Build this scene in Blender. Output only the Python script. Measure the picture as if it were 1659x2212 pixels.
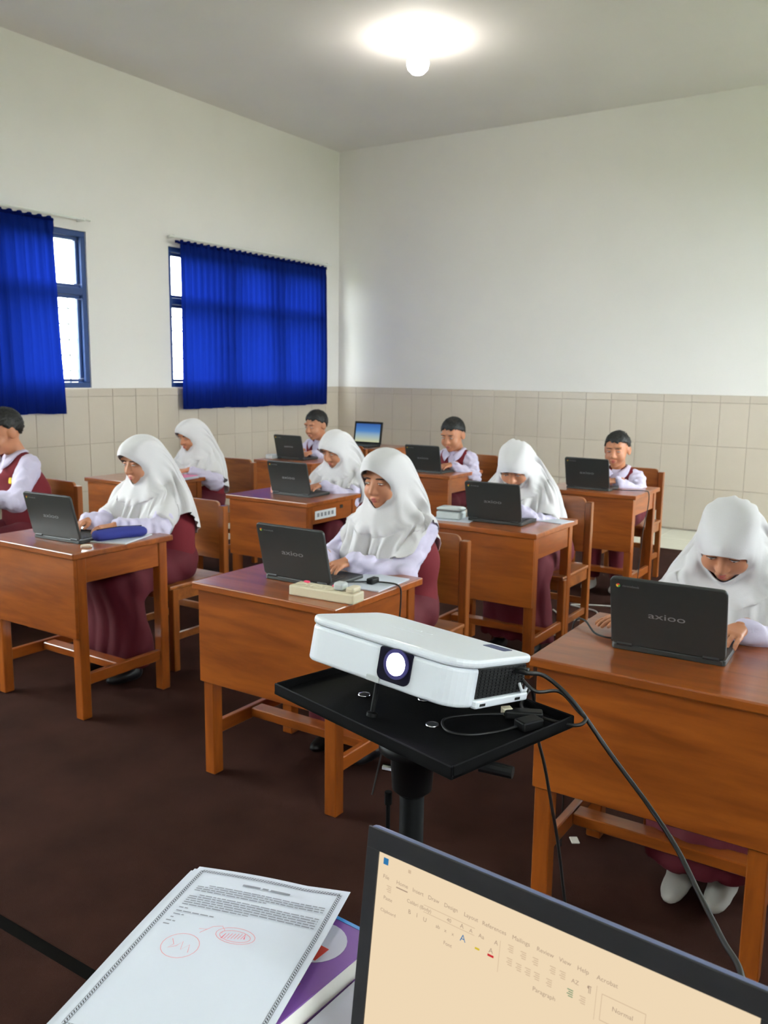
import bpy, bmesh, math, random
import numpy as np
from mathutils import Vector, Matrix, Euler
random.seed(7)
for _o in list(bpy.data.objects): bpy.data.objects.remove(_o)
SC = bpy.context.scene
COL = SC.collection
PI = math.pi

# ------------------------------------------------------------------ camera
FPX, YAW, PITCH, ROLL, EYE = 1861.7, .5798, .1586, -.0129, 1.43
def cam_axes():
    cy, sy, cp, sp = math.cos(YAW), math.sin(YAW), math.cos(PITCH), math.sin(PITCH)
    f = Vector((-sy*cp, cy*cp, -sp)); r = Vector((cy, sy, 0)); d = f.cross(r)
    cr, sr = math.cos(ROLL), math.sin(ROLL)
    return cr*r+sr*d, -sr*r+cr*d, f
_r, _d, _f = cam_axes()
cam = bpy.data.cameras.new('camera'); cam_ob = bpy.data.objects.new('camera', cam); COL.objects.link(cam_ob)
cam_ob.matrix_world = Matrix(((_r.x, -_d.x, -_f.x, 0), (_r.y, -_d.y, -_f.y, 0), (_r.z, -_d.z, -_f.z, EYE), (0, 0, 0, 1)))
cam.sensor_fit = 'HORIZONTAL'; cam.sensor_width = 36; cam.lens = 36*FPX/1659
cam.clip_start = .02; cam.clip_end = 200
cam.dof.use_dof = True; cam.dof.focus_distance = 1.25; cam.dof.aperture_fstop = 17
SC.camera = cam_ob

# ------------------------------------------------------------------ light and exposure
SC.view_settings.view_transform = 'Standard'; SC.view_settings.look = 'None'
SC.view_settings.gamma = 1; SC.view_settings.use_curve_mapping = False
SC.view_settings.exposure = 1.45
W = bpy.data.worlds.new('sky'); SC.world = W; W.use_nodes = True
bg = W.node_tree.nodes['Background']; bg.inputs[0].default_value = (.93, .97, 1, 1); bg.inputs[1].default_value = 9.5
BULB_POWER = 31.0
PROJECTOR_GLOW = 60.0

# ------------------------------------------------------------------ helpers
def lin(r, g, b):
    return tuple(((v/255)/12.92 if v/255 <= .04045 else ((v/255+.055)/1.055)**2.4) for v in (r, g, b))
MATS = {}
def mat(name, rgb, rough=.6, metal=0., spec=.5, noise=0., nscale=8., bump=0., bscale=60., coat=0., sheen=0., sss=0., emit=None, estr=0., stretch=None, rnd=0., alpha=1.):
    m = bpy.data.materials.new(name); m.use_nodes = True; nt = m.node_tree; N = nt.nodes; L = nt.links
    b = N['Principled BSDF']; c = lin(*rgb)
    b.inputs['Base Color'].default_value = (*c, 1); b.inputs['Roughness'].default_value = rough
    b.inputs['Metallic'].default_value = metal; b.inputs['Specular IOR Level'].default_value = spec
    b.inputs['Coat Weight'].default_value = coat; b.inputs['Coat Roughness'].default_value = .12
    b.inputs['Sheen Weight'].default_value = sheen
    if sss: b.inputs['Subsurface Weight'].default_value = sss; b.inputs['Subsurface Radius'].default_value = (.012, .005, .003)
    if emit: b.inputs['Emission Color'].default_value = (*lin(*emit), 1); b.inputs['Emission Strength'].default_value = estr
    tc = N.new('ShaderNodeTexCoord'); mp = N.new('ShaderNodeMapping'); L.new(tc.outputs['Object'], mp.inputs[0])
    if stretch: mp.inputs['Scale'].default_value = stretch
    src = None
    if noise:
        nz = N.new('ShaderNodeTexNoise'); nz.inputs['Scale'].default_value = nscale; nz.inputs['Detail'].default_value = 5
        L.new(mp.outputs[0], nz.inputs['Vector'])
        rp = N.new('ShaderNodeMapRange'); rp.inputs[1].default_value = .3; rp.inputs[2].default_value = .7
        rp.inputs[3].default_value = 1-noise; rp.inputs[4].default_value = 1+noise
        L.new(nz.outputs['Fac'], rp.inputs[0])
        src = rp.outputs[0]
    if rnd:
        oi = N.new('ShaderNodeObjectInfo'); r2 = N.new('ShaderNodeMapRange'); r2.inputs[3].default_value = 1-rnd; r2.inputs[4].default_value = 1+rnd
        L.new(oi.outputs['Random'], r2.inputs[0])
        if src:
            mu = N.new('ShaderNodeMath'); mu.operation = 'MULTIPLY'; L.new(src, mu.inputs[0]); L.new(r2.outputs[0], mu.inputs[1]); src = mu.outputs[0]
        else: src = r2.outputs[0]
    if src:
        mx = N.new('ShaderNodeMix'); mx.data_type = 'RGBA'; mx.blend_type = 'MULTIPLY'; mx.inputs['Factor'].default_value = 1
        mx.inputs['A'].default_value = (*c, 1); L.new(src, mx.inputs['B']); L.new(mx.outputs['Result'], b.inputs['Base Color'])
    if bump:
        n2 = N.new('ShaderNodeTexNoise'); n2.inputs['Scale'].default_value = bscale; n2.inputs['Detail'].default_value = 3
        L.new(mp.outputs[0], n2.inputs['Vector']); bp = N.new('ShaderNodeBump'); bp.inputs['Strength'].default_value = bump; bp.inputs['Distance'].default_value = .004
        L.new(n2.outputs['Fac'], bp.inputs['Height']); L.new(bp.outputs[0], b.inputs['Normal'])
    MATS[name] = m
    return m
def wood(name, stretch, rgb=(166, 87, 29), dark=(132, 64, 19), rough=.3, coat=.5):
    m = bpy.data.materials.new(name); m.use_nodes = True; nt = m.node_tree; N = nt.nodes; L = nt.links
    b = N['Principled BSDF']; b.inputs['Roughness'].default_value = rough; b.inputs['Coat Weight'].default_value = coat; b.inputs['Coat Roughness'].default_value = .14
    tc = N.new('ShaderNodeTexCoord'); oi = N.new('ShaderNodeObjectInfo'); mp = N.new('ShaderNodeMapping'); mp.inputs['Scale'].default_value = stretch
    ad = N.new('ShaderNodeVectorMath'); ad.operation = 'ADD'; L.new(tc.outputs['Object'], ad.inputs[0]); L.new(oi.outputs['Random'], ad.inputs[1])
    L.new(ad.outputs[0], mp.inputs[0])
    n1 = N.new('ShaderNodeTexNoise'); n1.inputs['Scale'].default_value = 2.2; n1.inputs['Detail'].default_value = 6; n1.inputs['Distortion'].default_value = .8
    L.new(mp.outputs[0], n1.inputs['Vector'])
    n2 = N.new('ShaderNodeTexNoise'); n2.inputs['Scale'].default_value = 9; n2.inputs['Detail'].default_value = 3; L.new(mp.outputs[0], n2.inputs['Vector'])
    ma = N.new('ShaderNodeMath'); ma.operation = 'MULTIPLY_ADD'; ma.inputs[1].default_value = .3; L.new(n2.outputs['Fac'], ma.inputs[0]); L.new(n1.outputs['Fac'], ma.inputs[2])
    r = N.new('ShaderNodeValToRGB'); e = r.color_ramp.elements
    e[0].position = .48; e[0].color = (*lin(*dark), 1); e[1].position = .80; e[1].color = (*lin(*rgb), 1)
    L.new(ma.outputs[0], r.inputs[0])
    r2 = N.new('ShaderNodeMapRange'); r2.inputs[3].default_value = .85; r2.inputs[4].default_value = 1.12; L.new(oi.outputs['Random'], r2.inputs[0])
    mx = N.new('ShaderNodeMix'); mx.data_type = 'RGBA'; mx.blend_type = 'MULTIPLY'; mx.inputs['Factor'].default_value = 1
    L.new(r.outputs[0], mx.inputs['A']); L.new(r2.outputs[0], mx.inputs['B']); L.new(mx.outputs['Result'], b.inputs['Base Color'])
    MATS[name] = m
def emission(name, rgb, s):
    m = bpy.data.materials.new(name); m.use_nodes = True; nt = m.node_tree
    e = nt.nodes.new('ShaderNodeEmission'); e.inputs[0].default_value = (*lin(*rgb), 1); e.inputs[1].default_value = s
    nt.links.new(e.outputs[0], nt.nodes['Material Output'].inputs[0]); MATS[name] = m
def glassmat(name, tint=(.95, .98, .97)):
    m = bpy.data.materials.new(name); m.use_nodes = True; nt = m.node_tree; N = nt.nodes; L = nt.links
    t = N.new('ShaderNodeBsdfTransparent'); t.inputs[0].default_value = (*tint, 1); g = N.new('ShaderNodeBsdfGlossy'); g.inputs['Roughness'].default_value = .02
    mx = N.new('ShaderNodeMixShader'); mx.inputs[0].default_value = .05; L.new(t.outputs[0], mx.inputs[1]); L.new(g.outputs[0], mx.inputs[2])
    L.new(mx.outputs[0], N['Material Output'].inputs[0]); MATS[name] = m
def curtainmat(name, dif, tr, k):
    m = bpy.data.materials.new(name); m.use_nodes = True; nt = m.node_tree; N = nt.nodes; L = nt.links
    d = N.new('ShaderNodeBsdfDiffuse'); d.inputs[0].default_value = (*lin(*dif), 1); t = N.new('ShaderNodeBsdfTranslucent'); t.inputs[0].default_value = (*lin(*tr), 1)
    mx = N.new('ShaderNodeMixShader'); mx.inputs[0].default_value = k; L.new(d.outputs[0], mx.inputs[1]); L.new(t.outputs[0], mx.inputs[2])
    L.new(mx.outputs[0], N['Material Output'].inputs[0]); MATS[name] = m

mat('wall_paint', (224, 220, 216), .7, noise=.015, nscale=2, bump=.05, bscale=30)
mat('ceiling_paint', (230, 225, 222), .8, noise=.015, nscale=1.5)
mat('wall_tile', (195, 183, 168), .22, noise=.03, nscale=3, rnd=.03)
mat('grout', (176, 165, 150), .9)
mat('floor_tile', (224, 222, 206), .25, noise=.02, rnd=.02)
mat('carpet', (57, 33, 27), 1., spec=.1, noise=.22, nscale=5, bump=.7, bscale=420)
mat('carpet_seam', (17, 15, 13), 1., spec=.05)
wood('wood_x', (1, 7, 7)); wood('wood_y', (7, 1, 7)); wood('wood_z', (7, 7, 1))
wood('chair_wood', (7, 7, 1), (156, 86, 34), (122, 64, 24)); wood('chair_wood_x', (1, 7, 7), (160, 92, 40), (124, 67, 28), .35, .35)
wood('table_wood', (1, 7, 7), (120, 78, 45), (80, 48, 26))
mat('window_blue', (36, 66, 122), .45)
mat('white_metal', (225, 225, 220), .4)
glassmat('glass')
curtainmat('curtain_blue', (19, 32, 98), (10, 29, 108), .42)
mat('grille', (150, 150, 140), .6)
mat('black_metal', (12, 12, 13), .65, spec=.1, bump=.06, bscale=300)
mat('black_plastic', (15, 15, 16), .55, spec=.3)
mat('cable_black', (26, 25, 25), .5)
mat('cable_grey', (170, 165, 158), .5)
mat('chrome', (200, 200, 205), .18, metal=1)
mat('white_plastic', (224, 228, 234), .35, coat=.2)
mat('vent_black', (14, 14, 15), .5)
mat('laptop_shell', (46, 48, 47), .42, noise=.04, nscale=40, bump=.04, bscale=500)
mat('laptop_deck', (36, 37, 38), .5)
mat('laptop_key', (16, 16, 17), .55)
mat('logo_silver', (160, 165, 168), .3, metal=.6)
mat('bezel', (28, 28, 32), .5)
mat('lid_blue_grey', (118, 126, 158), .35, metal=.3)
mat('yellow_print', (236, 200, 50), .5); mat('green_print', (60, 160, 80), .5); mat('red_print', (214, 50, 44), .5); mat('blue_print', (60, 120, 200), .5)
mat('paper', (210, 214, 224), .8, noise=.01); mat('paper_warm', (232, 228, 220), .8)
mat('ink', (60, 60, 66), .8); mat('ink_grey', (140, 142, 150), .8); mat('ink_pink', (226, 150, 160), .8); mat('ink_rose', (230, 110, 130), .8)
mat('purple_cover', (122, 76, 152), .4, noise=.12, nscale=6); mat('cover_blue', (70, 150, 214), .4); mat('cover_white', (198, 198, 210), .4); mat('cover_red', (200, 66, 50), .4); mat('cover_brown', (150, 90, 50), .4)
mat('shirt', (200, 192, 214), .85, bump=.12, bscale=90); mat('hijab', (205, 201, 202), .8, sheen=.2, bump=.1, bscale=260)
mat('maroon', (112, 18, 32), .85, bump=.1, bscale=200); mat('maroon_skirt', (92, 14, 30), .8, bump=.1, bscale=150)
mat('skin', (188, 126, 92), .5, sss=.12, noise=.04, nscale=20); mat('lip', (170, 84, 74), .45); mat('eye_white', (226, 220, 214), .3); mat('iris', (24, 16, 12), .2)
mat('hair', (15, 13, 12), .55, noise=.4, nscale=60, bump=.6, bscale=220, stretch=(1, 1, .35)); mat('brow', (42, 30, 24), .8)
mat('shoe_black', (22, 22, 24), .5); mat('shoe_white', (180, 178, 172), .6); mat('sock', (196, 196, 200), .9)
mat('cream_plastic', (212, 200, 172), .4); mat('pink_plastic', (226, 70, 110), .4); mat('grey_plastic', (186, 190, 190), .4)
mat('blue_cloth', (48, 56, 140), .8, bump=.2, bscale=120); mat('pink_cover', (214, 108, 156), .5); mat('clear_box', (196, 204, 204), .25, coat=.3)
mat('beige_cloth', (206, 190, 170), .8); mat('pink_bottle', (240, 190, 180), .4); mat('tag_cream', (220, 208, 180), .6)
mat('sticker_white', (222, 224, 226), .6); mat('sticker_blue', (60, 70, 110), .5); mat('keyhole', (40, 30, 24), .5)
mat('ground', (120, 128, 96), 1., noise=.2, nscale=.8); mat('outer_wall', (214, 208, 192), .9)
emission('lens_light', (238, 225, 255), PROJECTOR_GLOW)
mat('lens_dark', (20, 17, 34), .3, spec=.15); mat('lens_ring', (60, 56, 110), .35, spec=.3)
emission('bulb_light', (255, 250, 240), BULB_POWER)

def new_mesh(name, bm, smooth=False):
    me = bpy.data.meshes.new(name); bm.normal_update(); bm.to_mesh(me); bm.free()
    if smooth:
        for p in me.polygons: p.use_smooth = True
    return me
def obj(name, me, m=None, parent=None, loc=(0, 0, 0), rot=None, smooth=False):
    if isinstance(me, bmesh.types.BMesh): me = new_mesh(name, me, smooth)
    o = bpy.data.objects.new(name, me); COL.objects.link(o); o.location = loc
    if rot is not None: o.rotation_euler = rot
    if m and not me.materials: me.materials.append(MATS[m] if isinstance(m, str) else m)
    if parent: o.parent = parent
    return o
def tag(o, label, cat, group=None):
    o['label'] = label; o['category'] = cat
    if group: o['group'] = group
    return o
def thing(name, label, cat, loc=(0, 0, 0), rz=0, group=None):
    o = bpy.data.objects.new(name, None); COL.objects.link(o); o.location = loc; o.rotation_euler = (0, 0, rz); o.empty_display_size = .1
    return tag(o, label, cat, group)
def struct(name, bm, m, smooth=False):
    o = obj(name, bm, m, smooth=smooth); o['kind'] = 'structure'; return o
def copy_tree(o, parent=None):
    c = o.copy(); COL.objects.link(c)
    if parent: c.parent = parent
    for ch in list(o.children): copy_tree(ch, c)
    return c
def add_box(bm, lo, hi, bev=0., seg=1):
    r = bmesh.ops.create_cube(bm, size=1); vs = r['verts']
    for v in vs: v.co = Vector([(lo[i]+hi[i])/2+v.co[i]*(hi[i]-lo[i]) for i in range(3)])
    if bev:
        es = list({e for v in vs for e in v.link_edges})
        bmesh.ops.bevel(bm, geom=es, offset=bev, segments=seg, profile=.5, affect='EDGES')
def box(lo, hi, bev=0., seg=1):
    bm = bmesh.new(); add_box(bm, lo, hi, bev, seg); return bm
def catmull(pts, n=8):
    P = [Vector(p) for p in pts]; P = [P[0]*2-P[1]]+P+[P[-1]*2-P[-2]]; out = []
    for i in range(1, len(P)-2):
        for k in range(n):
            t = k/n; a, b, c, d = P[i-1:i+3]
            out.append(.5*((2*b)+(c-a)*t+(2*a-5*b+4*c-d)*t*t+(3*b-a-3*c+d)*t**3))
    out.append(P[-2]); return out
def add_tube(bm, pts, rad, ns=8, caps=True):
    P = [Vector(p) for p in pts]; n = len(P); rr = rad if hasattr(rad, '__len__') else [rad]*n
    T = [(P[min(i+1, n-1)]-P[max(i-1, 0)]).normalized() for i in range(n)]
    a = T[0].orthogonal().normalized(); rings = []
    for i in range(n):
        a = (a-T[i]*a.dot(T[i])).normalized(); b = T[i].cross(a)
        rings.append([bm.verts.new(P[i]+(a*math.cos(2*PI*k/ns)+b*math.sin(2*PI*k/ns))*rr[i]) for k in range(ns)])
    for i in range(n-1):
        for k in range(ns): bm.faces.new((rings[i][k], rings[i][(k+1) % ns], rings[i+1][(k+1) % ns], rings[i+1][k]))
    if caps: bm.faces.new(rings[0][::-1]); bm.faces.new(rings[-1])
def tube(pts, rad, ns=8): bm = bmesh.new(); add_tube(bm, pts, rad, ns); return bm
def add_lathe(bm, prof, ns=32, c=(0, 0, 0)):
    rings = [[bm.verts.new((c[0]+r*math.cos(2*PI*k/ns), c[1]+r*math.sin(2*PI*k/ns), c[2]+z)) for k in range(ns)] for r, z in prof]
    for i in range(len(rings)-1):
        for k in range(ns): bm.faces.new((rings[i][k], rings[i][(k+1) % ns], rings[i+1][(k+1) % ns], rings[i+1][k]))
    bm.faces.new(rings[0][::-1]); bm.faces.new(rings[-1])
def lathe(prof, ns=32): bm = bmesh.new(); add_lathe(bm, prof, ns); return bm
def rrect(x0, y0, x1, y1, r, n=6):
    out = []
    rs = r if hasattr(r, '__len__') else [r]*4
    for (cx, cy, a0), q in zip(((x1-rs[0], y1-rs[0], 0), (x0+rs[1], y1-rs[1], 90), (x0+rs[2], y0+rs[2], 180), (x1-rs[3], y0+rs[3], 270)), rs):
        for k in range(n+1):
            a = math.radians(a0+90*k/n); out.append((cx+q*math.cos(a), cy+q*math.sin(a)))
    return out
def prism(poly, z0, z1, bev=0., seg=2):
    bm = bmesh.new(); f = bm.faces.new([bm.verts.new((x, y, z0)) for x, y in poly])
    r = bmesh.ops.extrude_face_region(bm, geom=[f]); 
    for v in [g for g in r['geom'] if isinstance(g, bmesh.types.BMVert)]: v.co.z = z1
    bmesh.ops.recalc_face_normals(bm, faces=bm.faces)
    if bev:
        es = [e for e in bm.edges if abs(e.verts[0].co.z-e.verts[1].co.z) < 1e-6]
        bmesh.ops.bevel(bm, geom=es, offset=bev, segments=seg, profile=.5, affect='EDGES')
    return bm
def text_mesh(s, size, align='LEFT', ext=0.):
    cu = bpy.data.curves.new('t', 'FONT'); cu.body = s; cu.size = size; cu.align_x = align; cu.align_y = 'CENTER'; cu.extrude = ext; cu.resolution_u = 3
    o = bpy.data.objects.new('t', cu); COL.objects.link(o); dg = bpy.context.evaluated_depsgraph_get(); dg.update()
    me = bpy.data.meshes.new_from_object(o.evaluated_get(dg)); bpy.data.objects.remove(o); bpy.data.curves.remove(cu)
    return me
def noise1(x, seed=0):
    r = random.Random(seed); return sum(math.sin(x*r.uniform(.7, 1.4)*f+r.uniform(0, 6.3))/f**.5 for f in (1, 2.1, 4.3))/2
# ------------------------------------------------------------------ the room
XL, XR, YF, YB, HC, TH = -6.14, 2.1, -1.6, 8.35, 3.92, 1.278
T = .18
W1 = (2.45, 4.82, 1.285, 2.56); W2 = (5.72, 8.02, 1.285, 2.56); W0 = (-1.4, 1.95, 1.285, 3.2)      # y0, y1, z0, z1 on the left wall; W0 unseen, heightened for more downward light
W3 = [(-1.2, .5, 1.9, 3.5), (4.3, 7.5, .95, 3.1)]   # unseen right wall openings: first added to light the foreground, second enlarged for brighter walls
def wall_with_holes(x0, x1, ya, yb, z1, holes):
    bm = bmesh.new(); ys = [ya]
    for h in holes:
        add_box(bm, (x0, ys[-1], 0), (x1, h[0], z1)); add_box(bm, (x0, h[0], 0), (x1, h[1], h[2])); add_box(bm, (x0, h[0], h[3]), (x1, h[1], z1)); ys.append(h[1])
    add_box(bm, (x0, ys[-1], 0), (x1, yb, z1)); return bm
wall_left = struct('wall_left', wall_with_holes(XL-T, XL, YF-T, YB+T, HC, [W0, W1, W2]), 'wall_paint')
wall_back = struct('wall_back', box((XL, YB, 0), (XR, YB+T, HC)), 'wall_paint')
wall_right = struct('wall_right', wall_with_holes(XR, XR+T, YF-T, YB+T, HC, W3), 'wall_paint')
_b = bmesh.new(); DX0, DX1, DZ = -3.1, -2.3, 2.1
for _l, _h in (((XL, 0), (DX0, HC)), ((DX1, 0), (XR, HC)), ((DX0, DZ), (DX1, HC))): add_box(_b, (_l[0], YF-T, _l[1]), (_h[0], YF, _h[1]))
wall_front = struct('wall_front', _b, 'wall_paint')
_b = bmesh.new()
for _l, _h in (((DX0, 0), (DX0+.06, DZ)), ((DX1-.06, 0), (DX1, DZ)), ((DX0+.06, DZ-.06), (DX1-.06, DZ))): add_box(_b, (_l[0], YF-T-.01, _l[1]), (_h[0], YF+.01, _h[1]), .003)
add_box(_b, (DX0+.06, YF-.06, .01), (DX1-.06, YF-.02, DZ-.06), .003); struct('door_1', _b, 'window_blue')
ceiling = struct('ceiling', box((XL-T, YF-T, HC), (XR+T, YB+T, HC+.12)), 'ceiling_paint')
floor = struct('floor', box((XL-T, YF-T, -.14), (XR+T, YB+T, -.012)), 'grout')
ground = obj('ground', box((-60, -60, -.6), (60, 60, -.5)), 'ground'); ground['kind'] = 'structure'
# wainscot: tiles of 25 x 40 cm below a narrow border row, each tile a piece of its wall
def tile_mesh(sx, sy, sz, b=.0025): return new_mesh('tile', box((0, 0, 0), (sx, sy, sz), b))
G = .0035
tb = tile_mesh(.255-G, .012, .4-G); tbb = tile_mesh(.255-G, .014, .068-G); tl = tile_mesh(.012, .255-G, .4-G); tlb = tile_mesh(.014, .255-G, .068-G)
for me in (tb, tbb, tl, tlb): me.materials.append(MATS['wall_tile'])
rows = [(TH-.068, 1), (TH-.468, 0), (TH-.868, 0), (TH-1.268, 0)]
k = 0
while XL+.012+(k+1)*.255 < XR:
    for z, b in rows: obj('tile', tbb if b else tb, None, wall_back, (XL+.012+k*.255, YB-(.014 if b else .012), z))
    k += 1
k = 0
while YB-.012-(k+1)*.255 > .2:
    for z, b in rows: obj('tile', tlb if b else tl, None, wall_left, (XL, YB-.012-(k+1)*.255+G, z))
    k += 1
obj('tile_bed', box((XL, YB-.006, 0), (XR, YB+.001, TH)), 'grout', wall_back); obj('tile_bed', box((XL-.001, YF, 0), (XL+.006, YB, TH)), 'grout', wall_left)
# floor: large cream tiles along the back and left walls, brown carpet elsewhere
ft = tile_mesh(.5-.004, .5-.004, .012, .001); ft.materials.append(MATS['floor_tile'])
for i in range(15):
    for j in range(2): obj('tile', ft, None, floor, (XL+.01+i*.5, YB-.02-(j+1)*.5, -.013))
for j in range(10): 
    for i in range(2): obj('tile', ft, None, floor, (XL+.01+i*.5, YB-1.02-(j+1)*.5, -.013))
CX0, CY1 = -5.14, 7.33
def carpet(lo, hi):
    bm = bmesh.new(); nx, ny = 30, 30
    add_box(bm, (lo[0], lo[1], -.012), (hi[0], hi[1], .0), .002); return bm
c1 = obj('carpet', carpet((CX0, 1.20), (XR-.02, CY1)), 'carpet'); tag(c1, 'dark brown wall to wall carpet under the school desks', 'carpet')
c2 = obj('carpet', carpet((CX0, YF+.02), (XR-.02, 1.165)), 'carpet'); tag(c2, 'strip of dark brown carpet in front of the first desk row, before the dark seam', 'carpet')
obj('carpet_seam', box((CX0, 1.165, -.012), (XR-.02, 1.20, -.003)), 'carpet_seam', c2)

# ------------------------------------------------------------------ windows, curtains
def window(name, w, x, cols, inside):
    y0, y1, z0, z1 = w; zm = z0+(z1-z0)*.62
    root = bpy.data.objects.new(name, None); COL.objects.link(root); root['kind'] = 'structure'
    fr = bmesh.new(); f = .045
    for lo, hi in (((y0, z0), (y1, z0+f)), ((y0, z1-f), (y1, z1)), ((y0, z0+f), (y0+f, z1-f)), ((y1-f, z0+f), (y1, z1-f)), ((y0+f, zm-.03), (y1-f, zm+.03))):
        add_box(fr, (x-.055, lo[0], lo[1]), (x+.055, hi[0], hi[1]), .004)
    step = (y1-y0-2*f)/cols
    for k in range(1, cols):
        yy = y0+f+k*step
        add_box(fr, (x-.05, yy-.03, z0+f), (x+.05, yy+.03, zm-.03), .003); add_box(fr, (x-.05, yy-.03, zm+.03), (x+.05, yy+.03, z1-f), .003)
    obj('window_frame', fr, 'window_blue', root)
    for k in range(cols):
        a = y0+f+k*step+(.03 if k else 0); b = y0+f+(k+1)*step-(.03 if k < cols-1 else 0)
        for za, zb in ((z0+f, zm-.03), (zm+.03, z1-f)):
            s = bmesh.new(); q = .03
            for lo, hi in (((a, za), (b, za+q)), ((a, zb-q), (b, zb)), ((a, za+q), (a+q, zb-q)), ((b-q, za+q), (b, zb-q))): add_box(s, (x-.02, lo[0]+.002, lo[1]+.002), (x+.02, hi[0]-.002, hi[1]-.002), .002)
            so = obj('sash', s, 'window_blue', root); obj('pane', box((x-.002, a+q, za+q), (x+.002, b-q, zb-q)), 'glass', so)
    return root
window('window_1', W1, XL-.07, 3, 1); window('window_2', W2, XL-.07, 3, 1)
window('window_6', W0, XL-.07, 3, 1)
for i, w in enumerate(W3): window('window_%d' % (i+3), w, XR+.08, 3, -1)
for y0, y1, nm in ((W1[0], W1[1], 'left'), (W2[0], W2[1], 'corner')):        # burglar bars outside the lower panes
    g = bmesh.new(); z = 1.42
    while z < 2.02: add_box(g, (XL-T-.03, y0, z), (XL-T-.018, y1, z+.012)); z += .13
    y = y0+.15
    while y < y1: add_box(g, (XL-T-.045, y, 1.3), (XL-T-.03, y+.012, 2.06)); y += .31
    o = obj('window_grille', g, 'grille'); o['kind'] = 'structure'
def curtain(y0, y1, z0, z1, label, seed, flare=0., head=0.):
    root = thing('curtain', label, 'curtain', (XL, y0, 0)); L = y1-y0; ny, nz = int(L*70), 40
    V = []; F = []; n = L/.085
    for j in range(nz+1):
        t = j/nz; z = z0+(z1-z0)*t
        for i in range(ny+1):
            s = i/ny; ph = 2*PI*n*s+.5*noise1(s*9, seed)
            amp = .024-.010*(1-t)+.006*noise1(s*12+t*1.5, seed+1)
            top = 1 if t > .93 else .0
            V.append((.085+amp*math.sin(ph)*(1-.55*top)+.01*noise1(s*5+t*2, seed+2), s*L+.006*math.sin(ph*2+t*3)+flare*(1-t)*s, z+.006*math.sin(ph)*(t > .98)+.006*noise1(s*20, seed+5)*(t < .02)))
    for j in range(nz):
        for i in range(ny): a = j*(ny+1)+i; F.append((a, a+1, a+ny+2, a+ny+1))
    me = bpy.data.meshes.new('curtain_cloth'); me.from_pydata(V, [], F)
    for p in me.polygons: p.use_smooth = True
    obj('curtain_cloth', me, 'curtain_blue', root)
    hm = bmesh.new(); pts = [(.085+.018*math.sin(2*PI*n*s), s*(L+head)-head, z1-.02) for s in [q/200 for q in range(201)]]
    add_tube(hm, pts, .012, 6); obj('gathered_heading', hm, 'curtain_blue', root, smooth=True)
    return root
curtain(2.35, 4.46, 1.08, 2.615, 'royal blue pleated curtain beside the bare blue window frame', 3, .05)
curtain(5.785, 8.0, 1.08, 2.615, 'royal blue pleated curtain hanging next to the room corner', 11, 0., .06)
for y0, y1, l in ((2.2, 4.8, 'thin white curtain rail above the window with the bare blue frame'), (5.66, 8.08, 'thin white curtain rail next to the room corner')):
    t = thing('curtain_rail', l, 'curtain rail', (XL, y0, 2.64), 0, None)
    obj('rod', tube([(.085, 0, 0), (.085, y1-y0, 0)], .009), 'white_metal', t)
    for yy in (.06, y1-y0-.06): obj('bracket', box((0, yy-.01, -.012), (.095, yy+.01, .014), .003), 'white_metal', t)
# ------------------------------------------------------------------ ceiling lamp
lamp = thing('ceiling_lamp', 'lit white bulb in a round holder on the ceiling', 'lamp', (-3.63, 5.93, HC))
obj('lamp_base', lathe([(.075, 0), (.075, -.02), (.055, -.045), (.04, -.06)]), 'white_plastic', lamp, smooth=True)
obj('bulb', lathe([(.03, -.06), (.04, -.085), (.075, -.13), (.085, -.17), (.075, -.215), (.045, -.245), (.01, -.255)]), 'bulb_light', lamp, smooth=True)
# ------------------------------------------------------------------ school desks
DT = .71
def make_desk():
    d = thing('school_desk', 'desk', 'desk')
    obj('desktop', box((-.31, 0, DT-.026), (.31, .53, DT), .004, 2), 'wood_x', d)
    obj('front_panel', box((-.293, .014, .35), (.293, .030, DT-.026), .002), 'wood_x', d)
    lg = new_mesh('leg', box((0, 0, 0), (.046, .046, DT-.026), .003))
    for x in (-.292, .246):
        for y in (.0305, .462): obj('leg', lg, 'wood_z', d, (x, y, 0))
    ap = new_mesh('side_apron', box((0, .0765, .575), (.018, .462, DT-.026), .002)); st = new_mesh('stretcher', box((0, .0765, .14), (.024, .462, .188), .003))
    for x in (-.286, .268): obj('side_apron', ap, 'wood_y', d, (x, 0, 0))
    for x in (-.283, .259): obj('stretcher', st, 'wood_y', d, (x, 0, 0))
    obj('foot_rail', box((-.258, .24, .148), (.258, .30, .182), .003), 'wood_x', d)
    obj('book_shelf', box((-.267, .0765, .578), (.267, .40, .59), .001), 'wood_x', d)
    return d
DESKS = {  # key: centre x, front y, label
 'A1': (-4.50, 2.10, 'wooden school desk of the boy under the blue curtain, only its back corner in sight'),
 'B1': (-3.17, 2.12, 'varnished wooden school desk with a blue pencil case and open laptop'),
 'C1': (-1.845, 2.075, 'varnished wooden school desk with the cream power strip, behind the projector'),
 'D1': (-.55, 2.01, 'varnished wooden school desk beside the projector, its bare top holding a cabled laptop'),
 'A2': (-4.60, 3.76, 'wooden school desk with a pink book near the window wall'),
 'B2': (-3.28, 3.75, 'wooden school desk with a white sticker and keyhole on its side apron'),
 'C2': (-1.86, 3.65, 'wooden school desk with a clear plastic box and papers beside the laptop'),
 'D2': (-.50, 3.85, 'wooden school desk behind the girl bending low over the cabled laptop'),
 'A3': (-4.58, 5.45, 'wooden school desk of the boy in the corner under the blue curtain'),
 'B3': (-3.30, 5.42, 'wooden school desk of the boy resting his forearm before the beige tiled wall'),
 'C3': (-1.89, 5.23, 'wooden school desk of the boy whose chin hides behind his laptop'),
 'A4': (-4.88, 6.95, 'wooden school desk in the corner carrying the laptop with a blue screen')}
desk0 = make_desk(); used = False
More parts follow.
